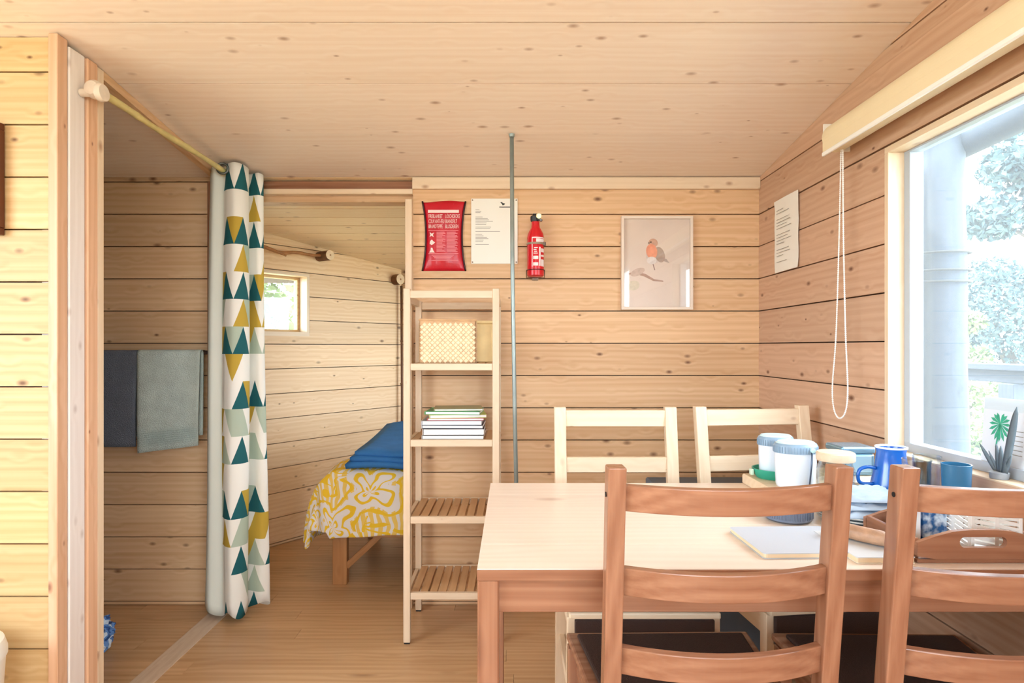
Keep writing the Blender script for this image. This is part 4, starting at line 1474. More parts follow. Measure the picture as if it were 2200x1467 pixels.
dv = thing('duvet', 'yellow and white floral duvet drooping over the foot of the bed', 'duvet', (-0.86, 2.93, 0))
bm = bmesh.new()
uvl = bm.loops.layers.uv.new('UVMap')
NS, NT_ = 60, 44
S0, S1, T0, T1 = -0.50, 0.95, -0.40, 0.74
gv = []
for i in range(NS + 1):
    s = S0 + (S1 - S0) * i / NS
    colv = []
    for j in range(NT_ + 1):
        t = T0 + (T1 - T0) * j / NT_
        a, b = max(0, -s), max(0, -t)
        e = math.hypot(a, b)
        # rounded edge: goes out a little, then down
        puff = 0.018 * (math.sin(7 * s + 3 * t) + math.sin(11 * t - 4 * s))
        base = 0.560 + puff * 0.6
        if e < 1e-6:
            x, y_, z = s, t, base
        else:
            out = 0.15 * (1 - math.exp(-e / 0.16))
            mx_ = max(a, b); drop = mx_ * mx_ / (mx_ + 0.10)
            corner = min(a, b)
            nxd, nyd = a / e, b / e
            x = (s if s > 0 else 0) - out * nxd * (1.0 + 0.25 * b) 
            y_ = (t if t > 0 else 0) - out * 0.42 * nyd
            lim = 0.375 if b <= a else 0.345
            z = base - min(drop, 0.50) * (1.0 - 0.10 * (corner > 0.05))
            wv_ = 0.012 * math.sin(26 * (t if a > b else s) + 2 * e) * min(1, e / 0.15)
            x += wv_ * nxd; y_ += wv_ * 0.5 * nyd
            z = max(z, 0.195 + 0.02 * math.sin(9 * s + 8 * t))
        colv.append(bm.verts.new((x, y_, z)))
    gv.append(colv)
for i in range(NS):
    for j in range(NT_):
        f = bm.faces.new((gv[i][j], gv[i + 1][j], gv[i + 1][j + 1], gv[i][j + 1]))
        for lp, (ii, jj) in zip(f.loops, ((i, j), (i + 1, j), (i + 1, j + 1), (i, j + 1))):
            lp[uvl].uv = (S0 + (S1 - S0) * ii / NS, T0 + (T1 - T0) * jj / NT_)
me = bpy.data.meshes.new('duvet'); bm.to_mesh(me); bm.free()
o = linkobj('cover', me, duvet_mat(), dv, smooth=True)
sol = o.modifiers.new('thickness', 'SOLIDIFY'); sol.thickness = 0.012; sol.offset = -1
o.modifiers.new('soft', 'SUBSURF').levels = 1

# folded blue throw across the bed
th = thing('throw_blanket', 'folded bright blue throw lying across the duvet', 'blanket', (-0.46, 3.28, 0.585))
BLU = plain('throw_blue', (56, 118, 184), 0.8, bump=0.25, bscale=25, var=0.10, vscale=10, spec=0.2)
for k in range(3):
    bm = bmesh.new()
    nx, ny = 14, 22
    g = []
    for i in range(nx + 1):
        u = i / nx
        g.append([])
        for j in range(ny + 1):
            v = j / ny
            rnd = 0.5 * (1 - abs(2 * v - 1) ** 8)
            x = -0.34 + 0.02 * k + 0.64 * u
            y_ = -0.40 + 0.012 * k + 0.76 * v
            z = 0.026 * k + 0.012 + 0.05 * v ** 1.5 + 0.006 * math.sin(8 * u + 3 * v + k) + (0.10 * max(0, v - 0.5) * u)
            ed = min(u, 1 - u, v * 1.2, (1 - v) * 1.2)
            z -= 0.012 * max(0, 1 - ed / 0.06)
            g[-1].append(bm.verts.new((x, y_, z)))
    for i in range(nx):
        for j in range(ny):
            bm.faces.new((g[i][j], g[i + 1][j], g[i + 1][j + 1], g[i][j + 1]))
    bmesh.ops.recalc_face_normals(bm, faces=bm.faces)
    o = linkobj('fold', bm_mesh(bm), BLU, th, smooth=True)
    s_ = o.modifiers.new('thickness', 'SOLIDIFY'); s_.thickness = 0.022; s_.offset = 0

# log pegs and branch rod by the small window
LOG = plain('log_bark', (112, 72, 40), 0.7, var=0.3, vscale=30)
CUT = plain('log_cut', (232, 204, 170), 0.6, var=0.1, vscale=40)


def log_peg(nm, label, s, z, ln, r):
    p0 = D0 + dd * s
    t = thing(nm, label, 'peg', (p0.x, p0.y, z), math.atan2(dn.y, dn.x))
    lathe('stub', [(0, 0), (r, 0), (r * 1.03, ln * 0.4), (r, ln), (0, ln)], LOG, t, T(0, 0, 0, ry=PI / 2), 18)
    lathe('cut_face', [(0, 0.002), (r * 0.98, 0.001), (r * 1.0, 0), (0, 0)], CUT, t, T(ln, 0, 0, ry=PI / 2), 18)
    lathe('pith', [(0, 0.0012), (r * 0.18, 0.001), (r * 0.18, 0), (0, 0)], plain('log_pith', (150, 104, 66), 0.7), t, T(ln + 0.002, 0, 0, ry=PI / 2), 10)
    return t


log_peg('log_peg', 'cut log peg holding the branch rod above the small window', 1.185, 1.720, 0.115, 0.030)
log_peg('log_peg', 'cut log peg in the far corner of the sleeping nook', DL - 0.06, 1.630, 0.06, 0.036)
bp = thing('branch_rod', 'crooked bare branch rod above the small window', 'rod', (0, 0, 0))
pts = []
for i in range(15):
    f = i / 14
    q = D0 + dd * (0.52 + 0.70 * f) + dn * 0.055
    pts.append((q.x, q.y, 1.735 - 0.030 * f + 0.010 * math.sin(9 * f) + 0.006 * math.sin(21 * f)))
tube('branch', pts, [0.011 - 0.004 * abs(i / 14 - 0.3) for i in range(15)], plain('branch_tan', (166, 110, 62), 0.6, var=0.2, vscale=30), bp, seg=8)
tube('twig', [pts[6], (pts[8][0] + 0.01, pts[8][1] - 0.01, pts[8][2] - 0.018)], 0.005, plain('branch_tan', (166, 110, 62)), bp, seg=6)
cpole = D0 + dd * (DL - 0.025) + dn * 0.03
cs = thing('corner_stick', 'thin dark stick standing in the corner below the log peg', 'stick', (cpole.x, cpole.y, 0))
tube('stick', [(0, 0, 0.0), (0.004, 0, 0.8), (0, 0, 1.588)], 0.008, plain('branch_dark', (110, 72, 44), 0.6, var=0.2, vscale=20), cs, seg=8)
for z in (0.9, 1.2, 1.42):
    lathe('node', [(0.008, -0.006), (0.011, 0), (0.008, 0.006)], plain('branch_dark', (110, 72, 44)), cs, T(0.002, 0, z), 8)


# ------------------------------------------------------------------ things on the table
PORC = plain('white_enamel', (226, 234, 246), 0.25, spec=0.6)
LIDG = plain('lid_grey', (134, 158, 180), 0.35)
LIDT = plain('lid_top', (196, 226, 232), 0.3)
GREEN = plain('tray_green', (44, 158, 132), 0.35)
cbd = thing('serving_board', 'thick pale wooden board under the two white canisters', 'board', (0.805, 1.735, TZ + 0.0005))
box('board', (-0.098, -0.105, 0), (0.098, 0.112, 0.031), palepine('x'), cbd, 0.004)
gt_ = thing('green_bowl', 'shallow green bowl under the rear white canister', 'bowl', (0.777, 1.786, TZ + 0.0320))
lathe('dish', [(0, 0), (0.046, 0), (0.056, 0.012), (0.060, 0.028), (0.056, 0.028), (0.052, 0.013), (0.044, 0.004), (0, 0.004)], GREEN, gt_, None, 40)
box('clip', (-0.069, -0.008, 0.008), (-0.0595, 0.008, 0.026), plain('clip_pale', (206, 226, 206), 0.4), gt_, 0.002)


def canister(label, x, y, z, r, h, rz, hook):
    t = thing('canister', label, 'canister', (x, y, z), rz, 'white canisters on the pale board')
    lathe('body', [(0, 0), (r * 0.90, 0), (r * 0.95, 0.008), (r, h * 0.7), (r * 1.0, h), (0, h)], PORC, t, None, 40, 1.0, 0.78)
    lid = lathe('lid', [(0, h + 0.0005), (r * 1.06, h + 0.0005), (r * 1.06, h + 0.020), (r * 1.0, h + 0.026), (r * 0.7, h + 0.027), (0, h + 0.027)], LIDG, t, None, 48, 1.0, 0.78)
    lathe('lid_plate', [(r * 0.96, h + 0.0265), (r * 0.86, h + 0.031), (r * 0.5, h + 0.030), (0, h + 0.030)], LIDT, t, None, 40, 1.0, 0.78)
    bm = bmesh.new()
    for i in range(44):
        a = 2 * PI * i / 44
        me = boxme(0.0022, 0.0022, 0.016)
        for v in me.vertices:
            v.co += Vector((r * 1.062 * math.cos(a), r * 1.062 * 0.78 * math.sin(a), h + 0.0105))
        bm.from_mesh(me)
    linkobj('ribs', bm_mesh(bm), LIDG, lid)['kind'] = 'stuff'
    if hook:
        tube('bail_arm', [(r * 0.42, -r * 0.80, h + 0.012), (r * 0.38, -r * 0.80, h - 0.03), (r * 0.30, -r * 0.76, 0.006)], 0.0022, plain('bail_steel', (92, 104, 126), 0.35, 0.7), t, seg=6)
        lathe('bail_eye', [(0, 0), (0.007, 0), (0.007, 0.005), (0, 0.006)], plain('eye_cyan', (190, 228, 232), 0.3), t, T(r * 0.42, -r * 0.80, h + 0.012, rx=PI / 2), 14)


canister('white enamel canister with ribbed lid and wire bail, front one of two', 0.792, 1.678, TZ + 0.0320, 0.056, 0.094, 0.05, True)
canister('white enamel canister with ribbed lid, partly hidden behind the other', 0.784, 1.787, TZ + 0.0365, 0.048, 0.092, -0.05, False)

CLEAR = bpy.data.materials.new('clear_glass')
CLEAR.use_nodes = True
_nt = CLEAR.node_tree
_nt.nodes.clear()
_o = _nt.nodes.new('ShaderNodeOutputMaterial'); _t = _nt.nodes.new('ShaderNodeBsdfTransparent'); _g = _nt.nodes.new('ShaderNodeBsdfGlossy'); _m = _nt.nodes.new('ShaderNodeMixShader')
_t.inputs[0].default_value = (0.95, 0.98, 0.98, 1)
_g.inputs['Roughness'].default_value = 0.02
_lw = _nt.nodes.new('ShaderNodeLayerWeight'); _lw.inputs[0].default_value = 0.35
_pw = _nt.nodes.new('ShaderNodeMath'); _pw.operation = 'MULTIPLY_ADD'; _pw.inputs[1].default_value = 0.45; _pw.inputs[2].default_value = 0.04
_nt.links.new(_lw.outputs['Facing'], _pw.inputs[0]); _nt.links.new(_pw.outputs[0], _m.inputs[0])
_nt.links.new(_t.outputs[0], _m.inputs[1]); _nt.links.new(_g.outputs[0], _m.inputs[2]); _nt.links.new(_m.outputs[0], _o.inputs[0])
jr = thing('glass_jar', 'glass storage jar with a pale wooden lid behind the chair', 'jar', (0.853, 1.583, TZ + 0.0005))
lathe('jar', [(0, 0), (0.042, 0), (0.046, 0.006), (0.046, 0.098), (0.040, 0.112), (0.040, 0.120), (0.037, 0.120), (0.037, 0.110), (0.043, 0.096), (0.043, 0.008), (0, 0.006)], CLEAR, jr, None, 32)
lathe('contents', [(0, 0.0065), (0.042, 0.0085), (0.042, 0.070), (0, 0.074)], plain('oats', (222, 204, 178), 0.9, bump=0.6, bscale=160), jr, None, 28)
lathe('lid', [(0, 0.1205), (0.046, 0.1205), (0.047, 0.124), (0.047, 0.140), (0.044, 0.143), (0, 0.143)], palepine('x'), jr, None, 32)
# low pale crate with the blue tin
cr = thing('low_crate', 'low pale wooden crate under the blue tin in the table corner', 'crate', (0.988, 1.735, TZ + 0.0005))
for lo, hi in (((-0.075, -0.10, 0), (0.065, -0.09, 0.045)), ((-0.075, 0.09, 0), (0.065, 0.10, 0.045)), ((-0.075, -0.09, 0), (-0.065, 0.09, 0.045)), ((0.055, -0.09, 0), (0.065, 0.09, 0.045))):
    box('side', lo, hi, palepine('x'), cr, 0.001)
box('top', (-0.075, -0.10, 0.0455), (0.065, 0.10, 0.051), palepine('x'), cr, 0.001)
tn = thing('blue_tin', 'square blue grey tin box beside the window', 'tin', (0.990, 1.760, TZ + 0.052))
TIN = plain('tin_blue', (128, 164, 186), 0.25, 0.55)
box('body', (-0.047, -0.045, 0), (0.047, 0.045, 0.062), TIN, tn, 0.006, 3)
box('lid', (-0.049, -0.047, 0.0625), (0.049, 0.047, 0.082), TIN, tn, 0.006, 3)
box('panel', (-0.036, -0.0472, 0.010), (0.036, -0.0452, 0.056), plain('tin_panel', (160, 192, 208), 0.3, 0.4), tn, 0.0005)
# blue jug
jg = thing('enamel_jug', 'tapered bright blue enamel jug with a wire handle', 'jug', (0.985, 1.56, TZ + 0.0005))
BE = plain('enamel_blue', (18, 96, 190), 0.2, spec=0.7)
lathe('body', [(0, 0), (0.054, 0), (0.056, 0.006), (0.048, 0.06), (0.038, 0.110), (0.033, 0.146), (0.036, 0.158), (0.033, 0.158), (0.030, 0.146), (0.035, 0.110), (0.045, 0.06), (0.050, 0.006), (0, 0.005)], BE, jg, None, 36)
lathe('rim', [(0.0325, 0.157), (0.0375, 0.157), (0.0375, 0.161), (0.0325, 0.161), (0.0325, 0.157)], plain('rim_white', (236, 242, 248), 0.25), jg, None, 32)
tube('handle', smoothpath([(-0.040, 0, 0.105), (-0.062, 0, 0.108), (-0.082, 0, 0.100), (-0.086, 0, 0.080), (-0.078, 0, 0.066), (-0.047, 0, 0.064)], 5), 0.0045, BE, jg, seg=10)

# plates with folded cloths
DISH = plain('dish_white', (236, 238, 238), 0.2, spec=0.6)
zc_ = TZ + 0.0005
for i, lab in enumerate(('white plate at the bottom of the stack under the cloths', 'white plate in the middle of the stack under the cloths', 'white plate at the top of the stack under the cloths')):
    t = thing('plate', lab, 'plate', (0.835, 1.440, zc_), 0, 'stacked plates')
    lathe('dish', [(0, 0), (0.060, 0), (0.070, 0.004), (0.093, 0.011), (0.095, 0.0135), (0.091, 0.0135), (0.069, 0.0065), (0.059, 0.004), (0, 0.004)], DISH, t, None, 48)
    zc_ += 0.0075
zc_ += 0.0065
CLO = plain('cloth_pale_blue', (176, 194, 214), 0.9, var=0.06, vscale=40, spec=0.15)
for i, lab in enumerate(('crumpled pale blue tea towel lying lowest on the plates', 'crumpled pale blue tea towel in the middle of the pile', 'crumpled pale blue tea towel on top of the plates')):
    t = thing('tea_towel', lab, 'tea towel', (0.835 + 0.004 * i, 1.444, zc_), 0.1 - 0.1 * i, 'tea towels on the plates')
    bm = bmesh.new()
    g = []
    n = 30
    ww = 0.080 - 0.003 * i
    for a in range(n + 1):
        rowv = []
        for b in range(n + 1):
            u, v = -1 + 2 * a / n, -1 + 2 * b / n
            x, y_ = u * ww, v * ww * 0.95
            hgt = 0.0110 + 0.0042 * math.sin(30 * v + 3.5 * math.sin(3 * u + i) + i) + 0.003 * mnoise.noise(Vector((u * 3, v * 3, i * 4.0)))
            ed = max(abs(u), abs(v))
            if ed > 0.86:
                hgt *= max(0.12, 1 - (ed - 0.86) / 0.14 * 0.9)
            rowv.append(bm.verts.new((x + 0.004 * mnoise.noise(Vector((v * 4, i, u))), y_, hgt)))
        g.append(rowv)
    lo = []
    for a in range(n):
        for b in range(n):
            bm.faces.new((g[a][b], g[a + 1][b], g[a + 1][b + 1], g[a][b + 1]))
    rim = [g[a][0] for a in range(n + 1)] + [g[n][b] for b in range(1, n + 1)] + [g[a][n] for a in range(n - 1, -1, -1)] + [g[0][b] for b in range(n - 1, 0, -1)]
    bot = [bm.verts.new((q.co.x, q.co.y, 0)) for q in rim]
    for k in range(len(rim)):
        m2 = (k + 1) % len(rim)
        bm.faces.new((rim[k], rim[m2], bot[m2], bot[k]))
    bm.faces.new(bot)
    linkobj('cloth', bm_mesh(bm), CLO, t, smooth=True)
    zc_ += 0.0165

# ribbed lid upside down, notebook, guest book and pouch
jl = thing('jar_lid', 'grey ribbed screw lid with teal inside lying on the table', 'lid', (0.672, 1.462, TZ + 0.0005))
lr = lathe('rim', [(0, 0), (0.046, 0), (0.053, 0.005), (0.056, 0.034), (0.052, 0.034), (0.048, 0.008), (0, 0.008)], plain('lid_slate', (108, 120, 142), 0.3), jl, None, 48)
lathe('seal', [(0, 0.009), (0.047, 0.009), (0.050, 0.026), (0.040, 0.030), (0, 0.030)], plain('seal_teal', (120, 206, 206), 0.3), jl, None, 40)
bm = bmesh.new()
for i in range(56):
    a = 2 * PI * i / 56
    me = boxme(0.002, 0.002, 0.020)
    for v in me.vertices:
        v.co += Vector((0.0552 * math.cos(a), 0.0552 * math.sin(a), 0.020))
    bm.from_mesh(me)
linkobj('ribs', bm_mesh(bm), plain('lid_slate', (108, 120, 142)), lr)['kind'] = 'stuff'
nbk = thing('notebook', 'pale grey notebook lying flat near the front edge of the table', 'notebook', (0.600, 1.278, TZ + 0.0005), 0.03)
NG = plain('notebook_grey', (190, 196, 206), 0.5)
bm = bmesh.new()


def rounded(wx, dy, h, r, seg=4):
    pts = []
    for cx, cy, a0 in ((wx - r, dy - r, 0), (-wx + r, dy - r, PI / 2), (-wx + r, -dy + r, PI), (wx - r, -dy + r, 3 * PI / 2)):
        for k in range(seg + 1):
            a = a0 + PI / 2 * k / seg
            pts.append((cx + r * math.cos(a), cy + r * math.sin(a)))
    return pts


def slab(nm, pts, z0, z1, mat, parent, M=None):
    bm = bmesh.new()
    lo = [bm.verts.new((x, y, z0)) for x, y in pts]
    hi = [bm.verts.new((x, y, z1)) for x, y in pts]
    bm.faces.new(lo); bm.faces.new(hi)
    for k in range(len(pts)):
        m2 = (k + 1) % len(pts)
        bm.faces.new((lo[k], lo[m2], hi[m2], hi[k]))
    return linkobj(nm, bm_mesh(bm), mat, parent, M)


slab('cover', rounded(0.105, 0.088, 0, 0.008), 0, 0.0014, NG, nbk)
slab('pages', rounded(0.103, 0.086, 0, 0.007), 0.0015, 0.0095, plain('page_edge', (232, 208, 172), 0.7), nbk)
slab('cover', rounded(0.105, 0.088, 0, 0.008), 0.0096, 0.0112, NG, nbk)
gb = thing('guest_book', 'white guest book with cream page edges between the two front chairs', 'book', (0.770 - 0.045, 1.247, TZ + 0.0005), 0.0)
slab('cover', rounded(0.017 + 0.04, 0.085, 0, 0.004), 0, 0.0014, plain('cover_cream', (236, 226, 208), 0.5), gb)
slab('pages', rounded(0.016 + 0.04, 0.083, 0, 0.003), 0.0015, 0.0105, plain('page_edge', (232, 208, 172)), gb)
slab('cover', rounded(0.017 + 0.04, 0.085, 0, 0.004), 0.0106, 0.0122, plain('cover_white', (204, 208, 212), 0.45), gb)
po = thing('leather_pouch', 'rolled tan leather pouch with a metal ring lying on the guest book', 'pouch', (0.722, 1.262, TZ + 0.0136), R_(-52))
tube('roll', [(-0.062, 0, 0.016), (-0.030, 0.002, 0.0165), (0.01, 0, 0.016), (0.05, 0, 0.0165), (0.062, 0, 0.0155)], [0.0135, 0.0155, 0.0158, 0.0155, 0.0125], plain('leather_tan', (178, 140, 112), 0.5, var=0.22, vscale=35, bump=0.2, bscale=90), po, seg=16)
tube('stick', [(-0.066, 0.020, 0.005), (0.062, 0.020, 0.005)], 0.0045, plain('stick_pale', (214, 206, 196), 0.4), po, seg=8)
tube('ring', [(0.068 + 0.007 * math.cos(a), -0.006, 0.010 + 0.007 * math.sin(a)) for a in [2 * PI * i / 14 for i in range(14)]], 0.0016, plain('latch_metal', (150, 152, 156)), po, closed=True, seg=6)

# serving tray with its load
sv = thing('serving_tray', 'brown wooden serving tray with a slotted handle at the right of the table', 'tray', (0.915, 1.255, TZ + 0.0005))
tx, ty, tz_ = 0.128, 0.090, 0.062
box('base', (-tx, -ty, 0), (tx, ty, 0.007), stain('x'), sv, 0.001)
box('end_wall', (-tx, -ty + 0.011, 0.0072), (-tx + 0.010, ty - 0.011, 0.045), stain('y'), sv, 0.001)
box('end_wall', (tx - 0.010, -ty + 0.011, 0.0072), (tx, ty - 0.011, 0.045), stain('y'), sv, 0.001)


def handle_wall():
    """long wall with an arched top and a rounded slot: ring of quads round the slot"""
    n = 40
    bm = bmesh.new()
    cx, cz, hw, hh = 0.0, 0.040, 0.046, 0.0105
    inner = []
    for k in range(n):
        a = 2 * PI * k / n
        c_, s_ = math.cos(a), math.sin(a)
        x = cx + (hw - hh) * (1 if c_ > 0 else -1) * (1 if abs(c_) > 1e-6 else 0) + hh * c_
        inner.append((x, cz + hh * s_))
    outer = []
    for k in range(n):
        a = 2 * PI * k / n
        c_, s_ = math.cos(a), math.sin(a)
        m_ = max(abs(c_) / tx, abs(s_) / 0.03)
        x = c_ / m_
        if s_ / m_ > 0.0299:
            z = 0.046 + 0.018 * max(0, 1 - (abs(x) / 0.105) ** 3)
        elif s_ / m_ < -0.0299:
            z = 0.0072
        else:
            z = 0.0072 + (0.046 - 0.0072) * (s_ / m_ + 0.03) / 0.06
        outer.append((x, z))
    V = {}
    for nm, ringp in (('i', inner), ('o', outer)):
        for f, y in (('f', 0.0), ('b', 0.010)):
            V[nm + f] = [bm.verts.new((x, y, z)) for x, z in ringp]
    for k in range(n):
        m2 = (k + 1) % n
        bm.faces.new((V['if'][k], V['if'][m2], V['of'][m2], V['of'][k]))
        bm.faces.new((V['ib'][k], V['ib'][m2], V['ob'][m2], V['ob'][k]))
        bm.faces.new((V['if'][k], V['if'][m2], V['ib'][m2], V['ib'][k]))
        bm.faces.new((V['of'][k], V['of'][m2], V['ob'][m2], V['ob'][k]))
    return bm_mesh(bm)


hw_me = handle_wall()
linkobj('handle_wall', hw_me, stain('x'), sv, T(0, -ty, 0))
linkobj('handle_wall', hw_me, stain('x'), sv, T(0, ty - 0.010, 0))
bs = thing('plastic_basket', 'small white plastic basket with rows of slots standing in the tray', 'basket', (0.978, 1.262, TZ + 0.0085))
BP = plain('basket_white', (236, 234, 230), 0.35)
bw_, bd2, bh_ = 0.052, 0.050, 0.082


def slotted(width, parent, M):
    # frame bars plus slanted bars between them
    box_l = []
    def bar(x0, x1, z0, z1):
        o = linkobj('frame_bar', boxme(x1 - x0, 0.003, z1 - z0, 0.0006), BP, parent, M @ T((x0 + x1) / 2, 0, (z0 + z1) / 2))
    h = width / 2
    bar(-h, h, 0.0, 0.008); bar(-h, h, bh_ - 0.007, bh_)
    bar(-h, -h + 0.007, 0.008, bh_ - 0.007); bar(h - 0.007, h, 0.008, bh_ - 0.007); bar(-0.0045, 0.0045, 0.008, bh_ - 0.007)
    for s in (-1, 1):
        c = s * (h - 0.007 + 0.0045) / 2
        ln = (h - 0.007 - 0.0045)
        for k in range(6):
            z = 0.014 + 0.0105 * k
            linkobj('slat', boxme(ln * 1.04, 0.0026, 0.0068, 0.0004), BP, parent, M @ T(c, 0, z, ry=R_(12)))


slotted(2 * bw_, bs, T(0, -bd2, 0))
slotted(2 * bw_, bs, T(0, bd2, 0, rz=PI))
slotted(2 * bd2 - 0.004, bs, T(-bw_ + 0.0015, 0, 0, rz=-PI / 2))
slotted(2 * bd2 - 0.004, bs, T(bw_ - 0.0015, 0, 0, rz=PI / 2))
box('bottom', (-bw_ + 0.004, -bd2 + 0.003, 0.001), (bw_ - 0.004, bd2 - 0.003, 0.004), BP, bs, 0)
tc_ = thing('tea_box', 'small blue and white patterned box standing in the tray', 'box', (0.892, 1.285, TZ + 0.0085), 0.06)
_m, _nt, _p = nt_new('blue_scene_print')
_tc = _nt.nodes.new('ShaderNodeTexCoord'); _n = _nt.nodes.new('ShaderNodeTexNoise'); _n.inputs['Scale'].default_value = 55; _n.inputs['Detail'].default_value = 2
_r = _nt.nodes.new('ShaderNodeValToRGB')
_r.color_ramp.elements[0].position = 0.40; _r.color_ramp.elements[0].color = (*lin((22, 92, 158)), 1)
_r.color_ramp.elements[1].position = 0.62; _r.color_ramp.elements[1].color = (*lin((206, 226, 244)), 1)
_nt.links.new(_tc.outputs['Object'], _n.inputs['Vector']); _nt.links.new(_n.outputs['Fac'], _r.inputs['Fac']); _nt.links.new(_r.outputs['Color'], _p.inputs['Base Color'])
box('carton', (-0.026, -0.018, 0), (0.026, 0.018, 0.074), _m, tc_, 0.001)
box('flap', (-0.0262, -0.0182, 0.0742), (0.0262, 0.0182, 0.0755), plain('flap_blue', (96, 140, 190), 0.5), tc_, 0)
nk = thing('paper_napkins', 'stack of white paper napkins standing in the tray', 'napkins', (0.838, 1.275, TZ + 0.0085), 0.0)
for k in range(4):
    box('napkin', (-0.030, -0.016 + 0.008 * k, 0), (0.020, -0.0095 + 0.008 * k, 0.082 - 0.003 * k), plain('napkin_white', (232, 240, 246), 0.85), nk, 0.002)
# drinking glasses and dark blue tumbler


def tumbler(nm, label, cat, x, y, r, h, mat, grp=None):
    t = thing(nm, label, cat, (x, y, TZ + 0.0005), 0, grp)
    lathe('bowl', [(0, 0), (r * 0.82, 0), (r * 0.84, 0.003), (r, h), (r - 0.0022, h), (r * 0.80, 0.008), (0, 0.007)], mat, t, None, 28)
    lathe('rim', [(r - 0.0022, h), (r + 0.0004, h), (r + 0.0004, h + 0.002), (r - 0.0022, h + 0.002), (r - 0.0022, h)], mat, t, None, 28)
    return t


tumbler('drinking_glass', 'clear drinking glass just right of the blue jug', 'glass', 1.022, 1.480, 0.031, 0.150, CLEAR, 'clear drinking glasses')
tumbler('drinking_glass', 'clear drinking glass nearest the window sill', 'glass', 0.965, 1.432, 0.031, 0.150, CLEAR, 'clear drinking glasses')
tumbler('blue_tumbler', 'dark blue tumbler beside the clear glasses', 'tumbler', 1.030, 1.392, 0.030, 0.146, plain('tumbler_blue', (50, 108, 146), 0.2))

# ------------------------------------------------------------------ window sill
card = thing('leaf_card', 'white card with a green monstera leaf leaning on the window', 'card', (RIGHT + 0.055, 1.428, 0.8555), -PI / 2)
cmt = T(0, 0, 0, rx=R_(-4))
box('sheet', (-0.066, -0.0012, 0.0), (0.066, 0.0, 0.182), plain('card_white', (226, 232, 240), 0.6), card, 0).matrix_local = cmt @ T(0, 0, 0.091)
leaf = []
GRN = plain('leaf_print', (56, 168, 132), 0.6, var=0.2, vscale=60)
NL = 15
for i in range(NL):
    a = R_(25) + (2 * PI - R_(50)) * i / (NL - 1) + PI / 2 * 1.0
    ln = 0.028 + 0.016 * abs(math.sin((i / (NL - 1)) * PI))
    c0, s0_ = math.cos(a), math.sin(a)
    px, pz = -s0_ * 0.0036, c0 * 0.0036
    cx, cz = -0.014, 0.120
    fpoly = [(cx, cz), (cx + c0 * ln * 0.6 + px, cz + s0_ * ln * 0.75 + pz), (cx + c0 * ln * 0.85, cz + s0_ * ln), (cx + c0 * ln * 0.6 - px, cz + s0_ * ln * 0.75 - pz)]
    linkobj('leaf_finger', prism_me(fpoly, -0.0016, -0.0012), GRN, card, cmt)
linkobj('leaf_stem', prism_me([(-0.016, 0.12), (-0.012, 0.12), (-0.020, 0.062), (-0.024, 0.062)], -0.0016, -0.0012), GRN, card, cmt)
lines('small_print', card, [(0.018, 0.108 - 0.011 * i, 0.036) for i in range(6)], -0.0014, INK, 0.0016).matrix_local = cmt

sp_ = thing('succulent_plant', 'low pot plant with dark pointed leaves in front of the leaf card', 'plant', (1.132, 1.395, 0.8545))
lathe('pot', [(0, 0), (0.018, 0), (0.020, 0.014), (0.017, 0.016), (0, 0.015)], plain('pot_grey', (150, 154, 160), 0.6), sp_, None, 24)
LFM = plain('leaf_grey', (96, 108, 116), 0.5, var=0.12, vscale=30)


def pointed_leaf(base, tip, wdt, rounded_tip=False):
    b, t = Vector(base), Vector(tip)
    n = 10
    bm = bmesh.new()
    ring = []
    side = Vector((0.55, -0.83, 0))
    for i in range(n + 1):
        f = i / n
        c = b.lerp(t, f)
        wv = wdt * (math.sqrt(max(0, 1 - f ** (6 if rounded_tip else 1.4)))) * (0.8 + 0.2 * math.sin(PI * f)) + 0.0004
        nrm = Vector((0.83, 0.55, 0)) * 0.0022
        ring.append([bm.verts.new(c + side * wv), bm.verts.new(c + nrm), bm.verts.new(c - side * wv), bm.verts.new(c - nrm)])
    for a, q in zip(ring, ring[1:]):
        for k in range(4):
            bm.faces.new((a[k], a[(k + 1) % 4], q[(k + 1) % 4], q[k]))
    bm.faces.new(ring[0]); bm.faces.new(ring[-1])
    linkobj('leaf', bm_mesh(bm), LFM, sp_, smooth=True)


for by, ty_, tz2, wv in ((0.012, 0.054, 0.074, 0.0065), (0.006, 0.026, 0.060, 0.004), (0.002, 0.004, 0.080, 0.007), (-0.004, -0.009, 0.077, 0.0075), (-0.010, -0.040, 0.062, 0.005), (-0.014, -0.024, 0.050, 0.004)):
    pointed_leaf((0.004, by, 0.012), (-0.004, ty_, tz2), wv)
pointed_leaf((0.0, -0.014, 0.012), (-0.006, -0.056, 0.172), 0.0075, True)

# ------------------------------------------------------------------ outdoors
gd_m = plain('meadow', (164, 160, 132), 0.95, var=0.25, vscale=0.8)
gd = linkobj('ground', boxme(80, 80, 0.1), gd_m, None, T(6, 3, -0.75))
tag(gd, 'pale meadow ground outside the window', 'ground', kind='structure')
GW = wood('weathered_wood', (66, 74, 86), (50, 58, 68), (36, 40, 46), 'z', rough=0.8, knots=0.6)
GWX = wood('weathered_wood', (66, 74, 86), (50, 58, 68), (36, 40, 46), 'x', rough=0.8, knots=0.6)
GWY = wood('weathered_wood', (66, 74, 86), (50, 58, 68), (36, 40, 46), 'y', rough=0.8, knots=0.6)
pst = thing('porch_post', 'grey weathered log post with rope bands outside the window', 'post', (1.735, 2.42, -0.1195))
prof = [(0, 0)]
for i in range(25):
    z = 2.12 * i / 24
    prof.append((0.083 + 0.006 * math.sin(2.3 * z) + 0.003 * math.sin(9 * z), z))
prof.append((0, 2.12))
lathe('log', prof, GW, pst, None, 24)
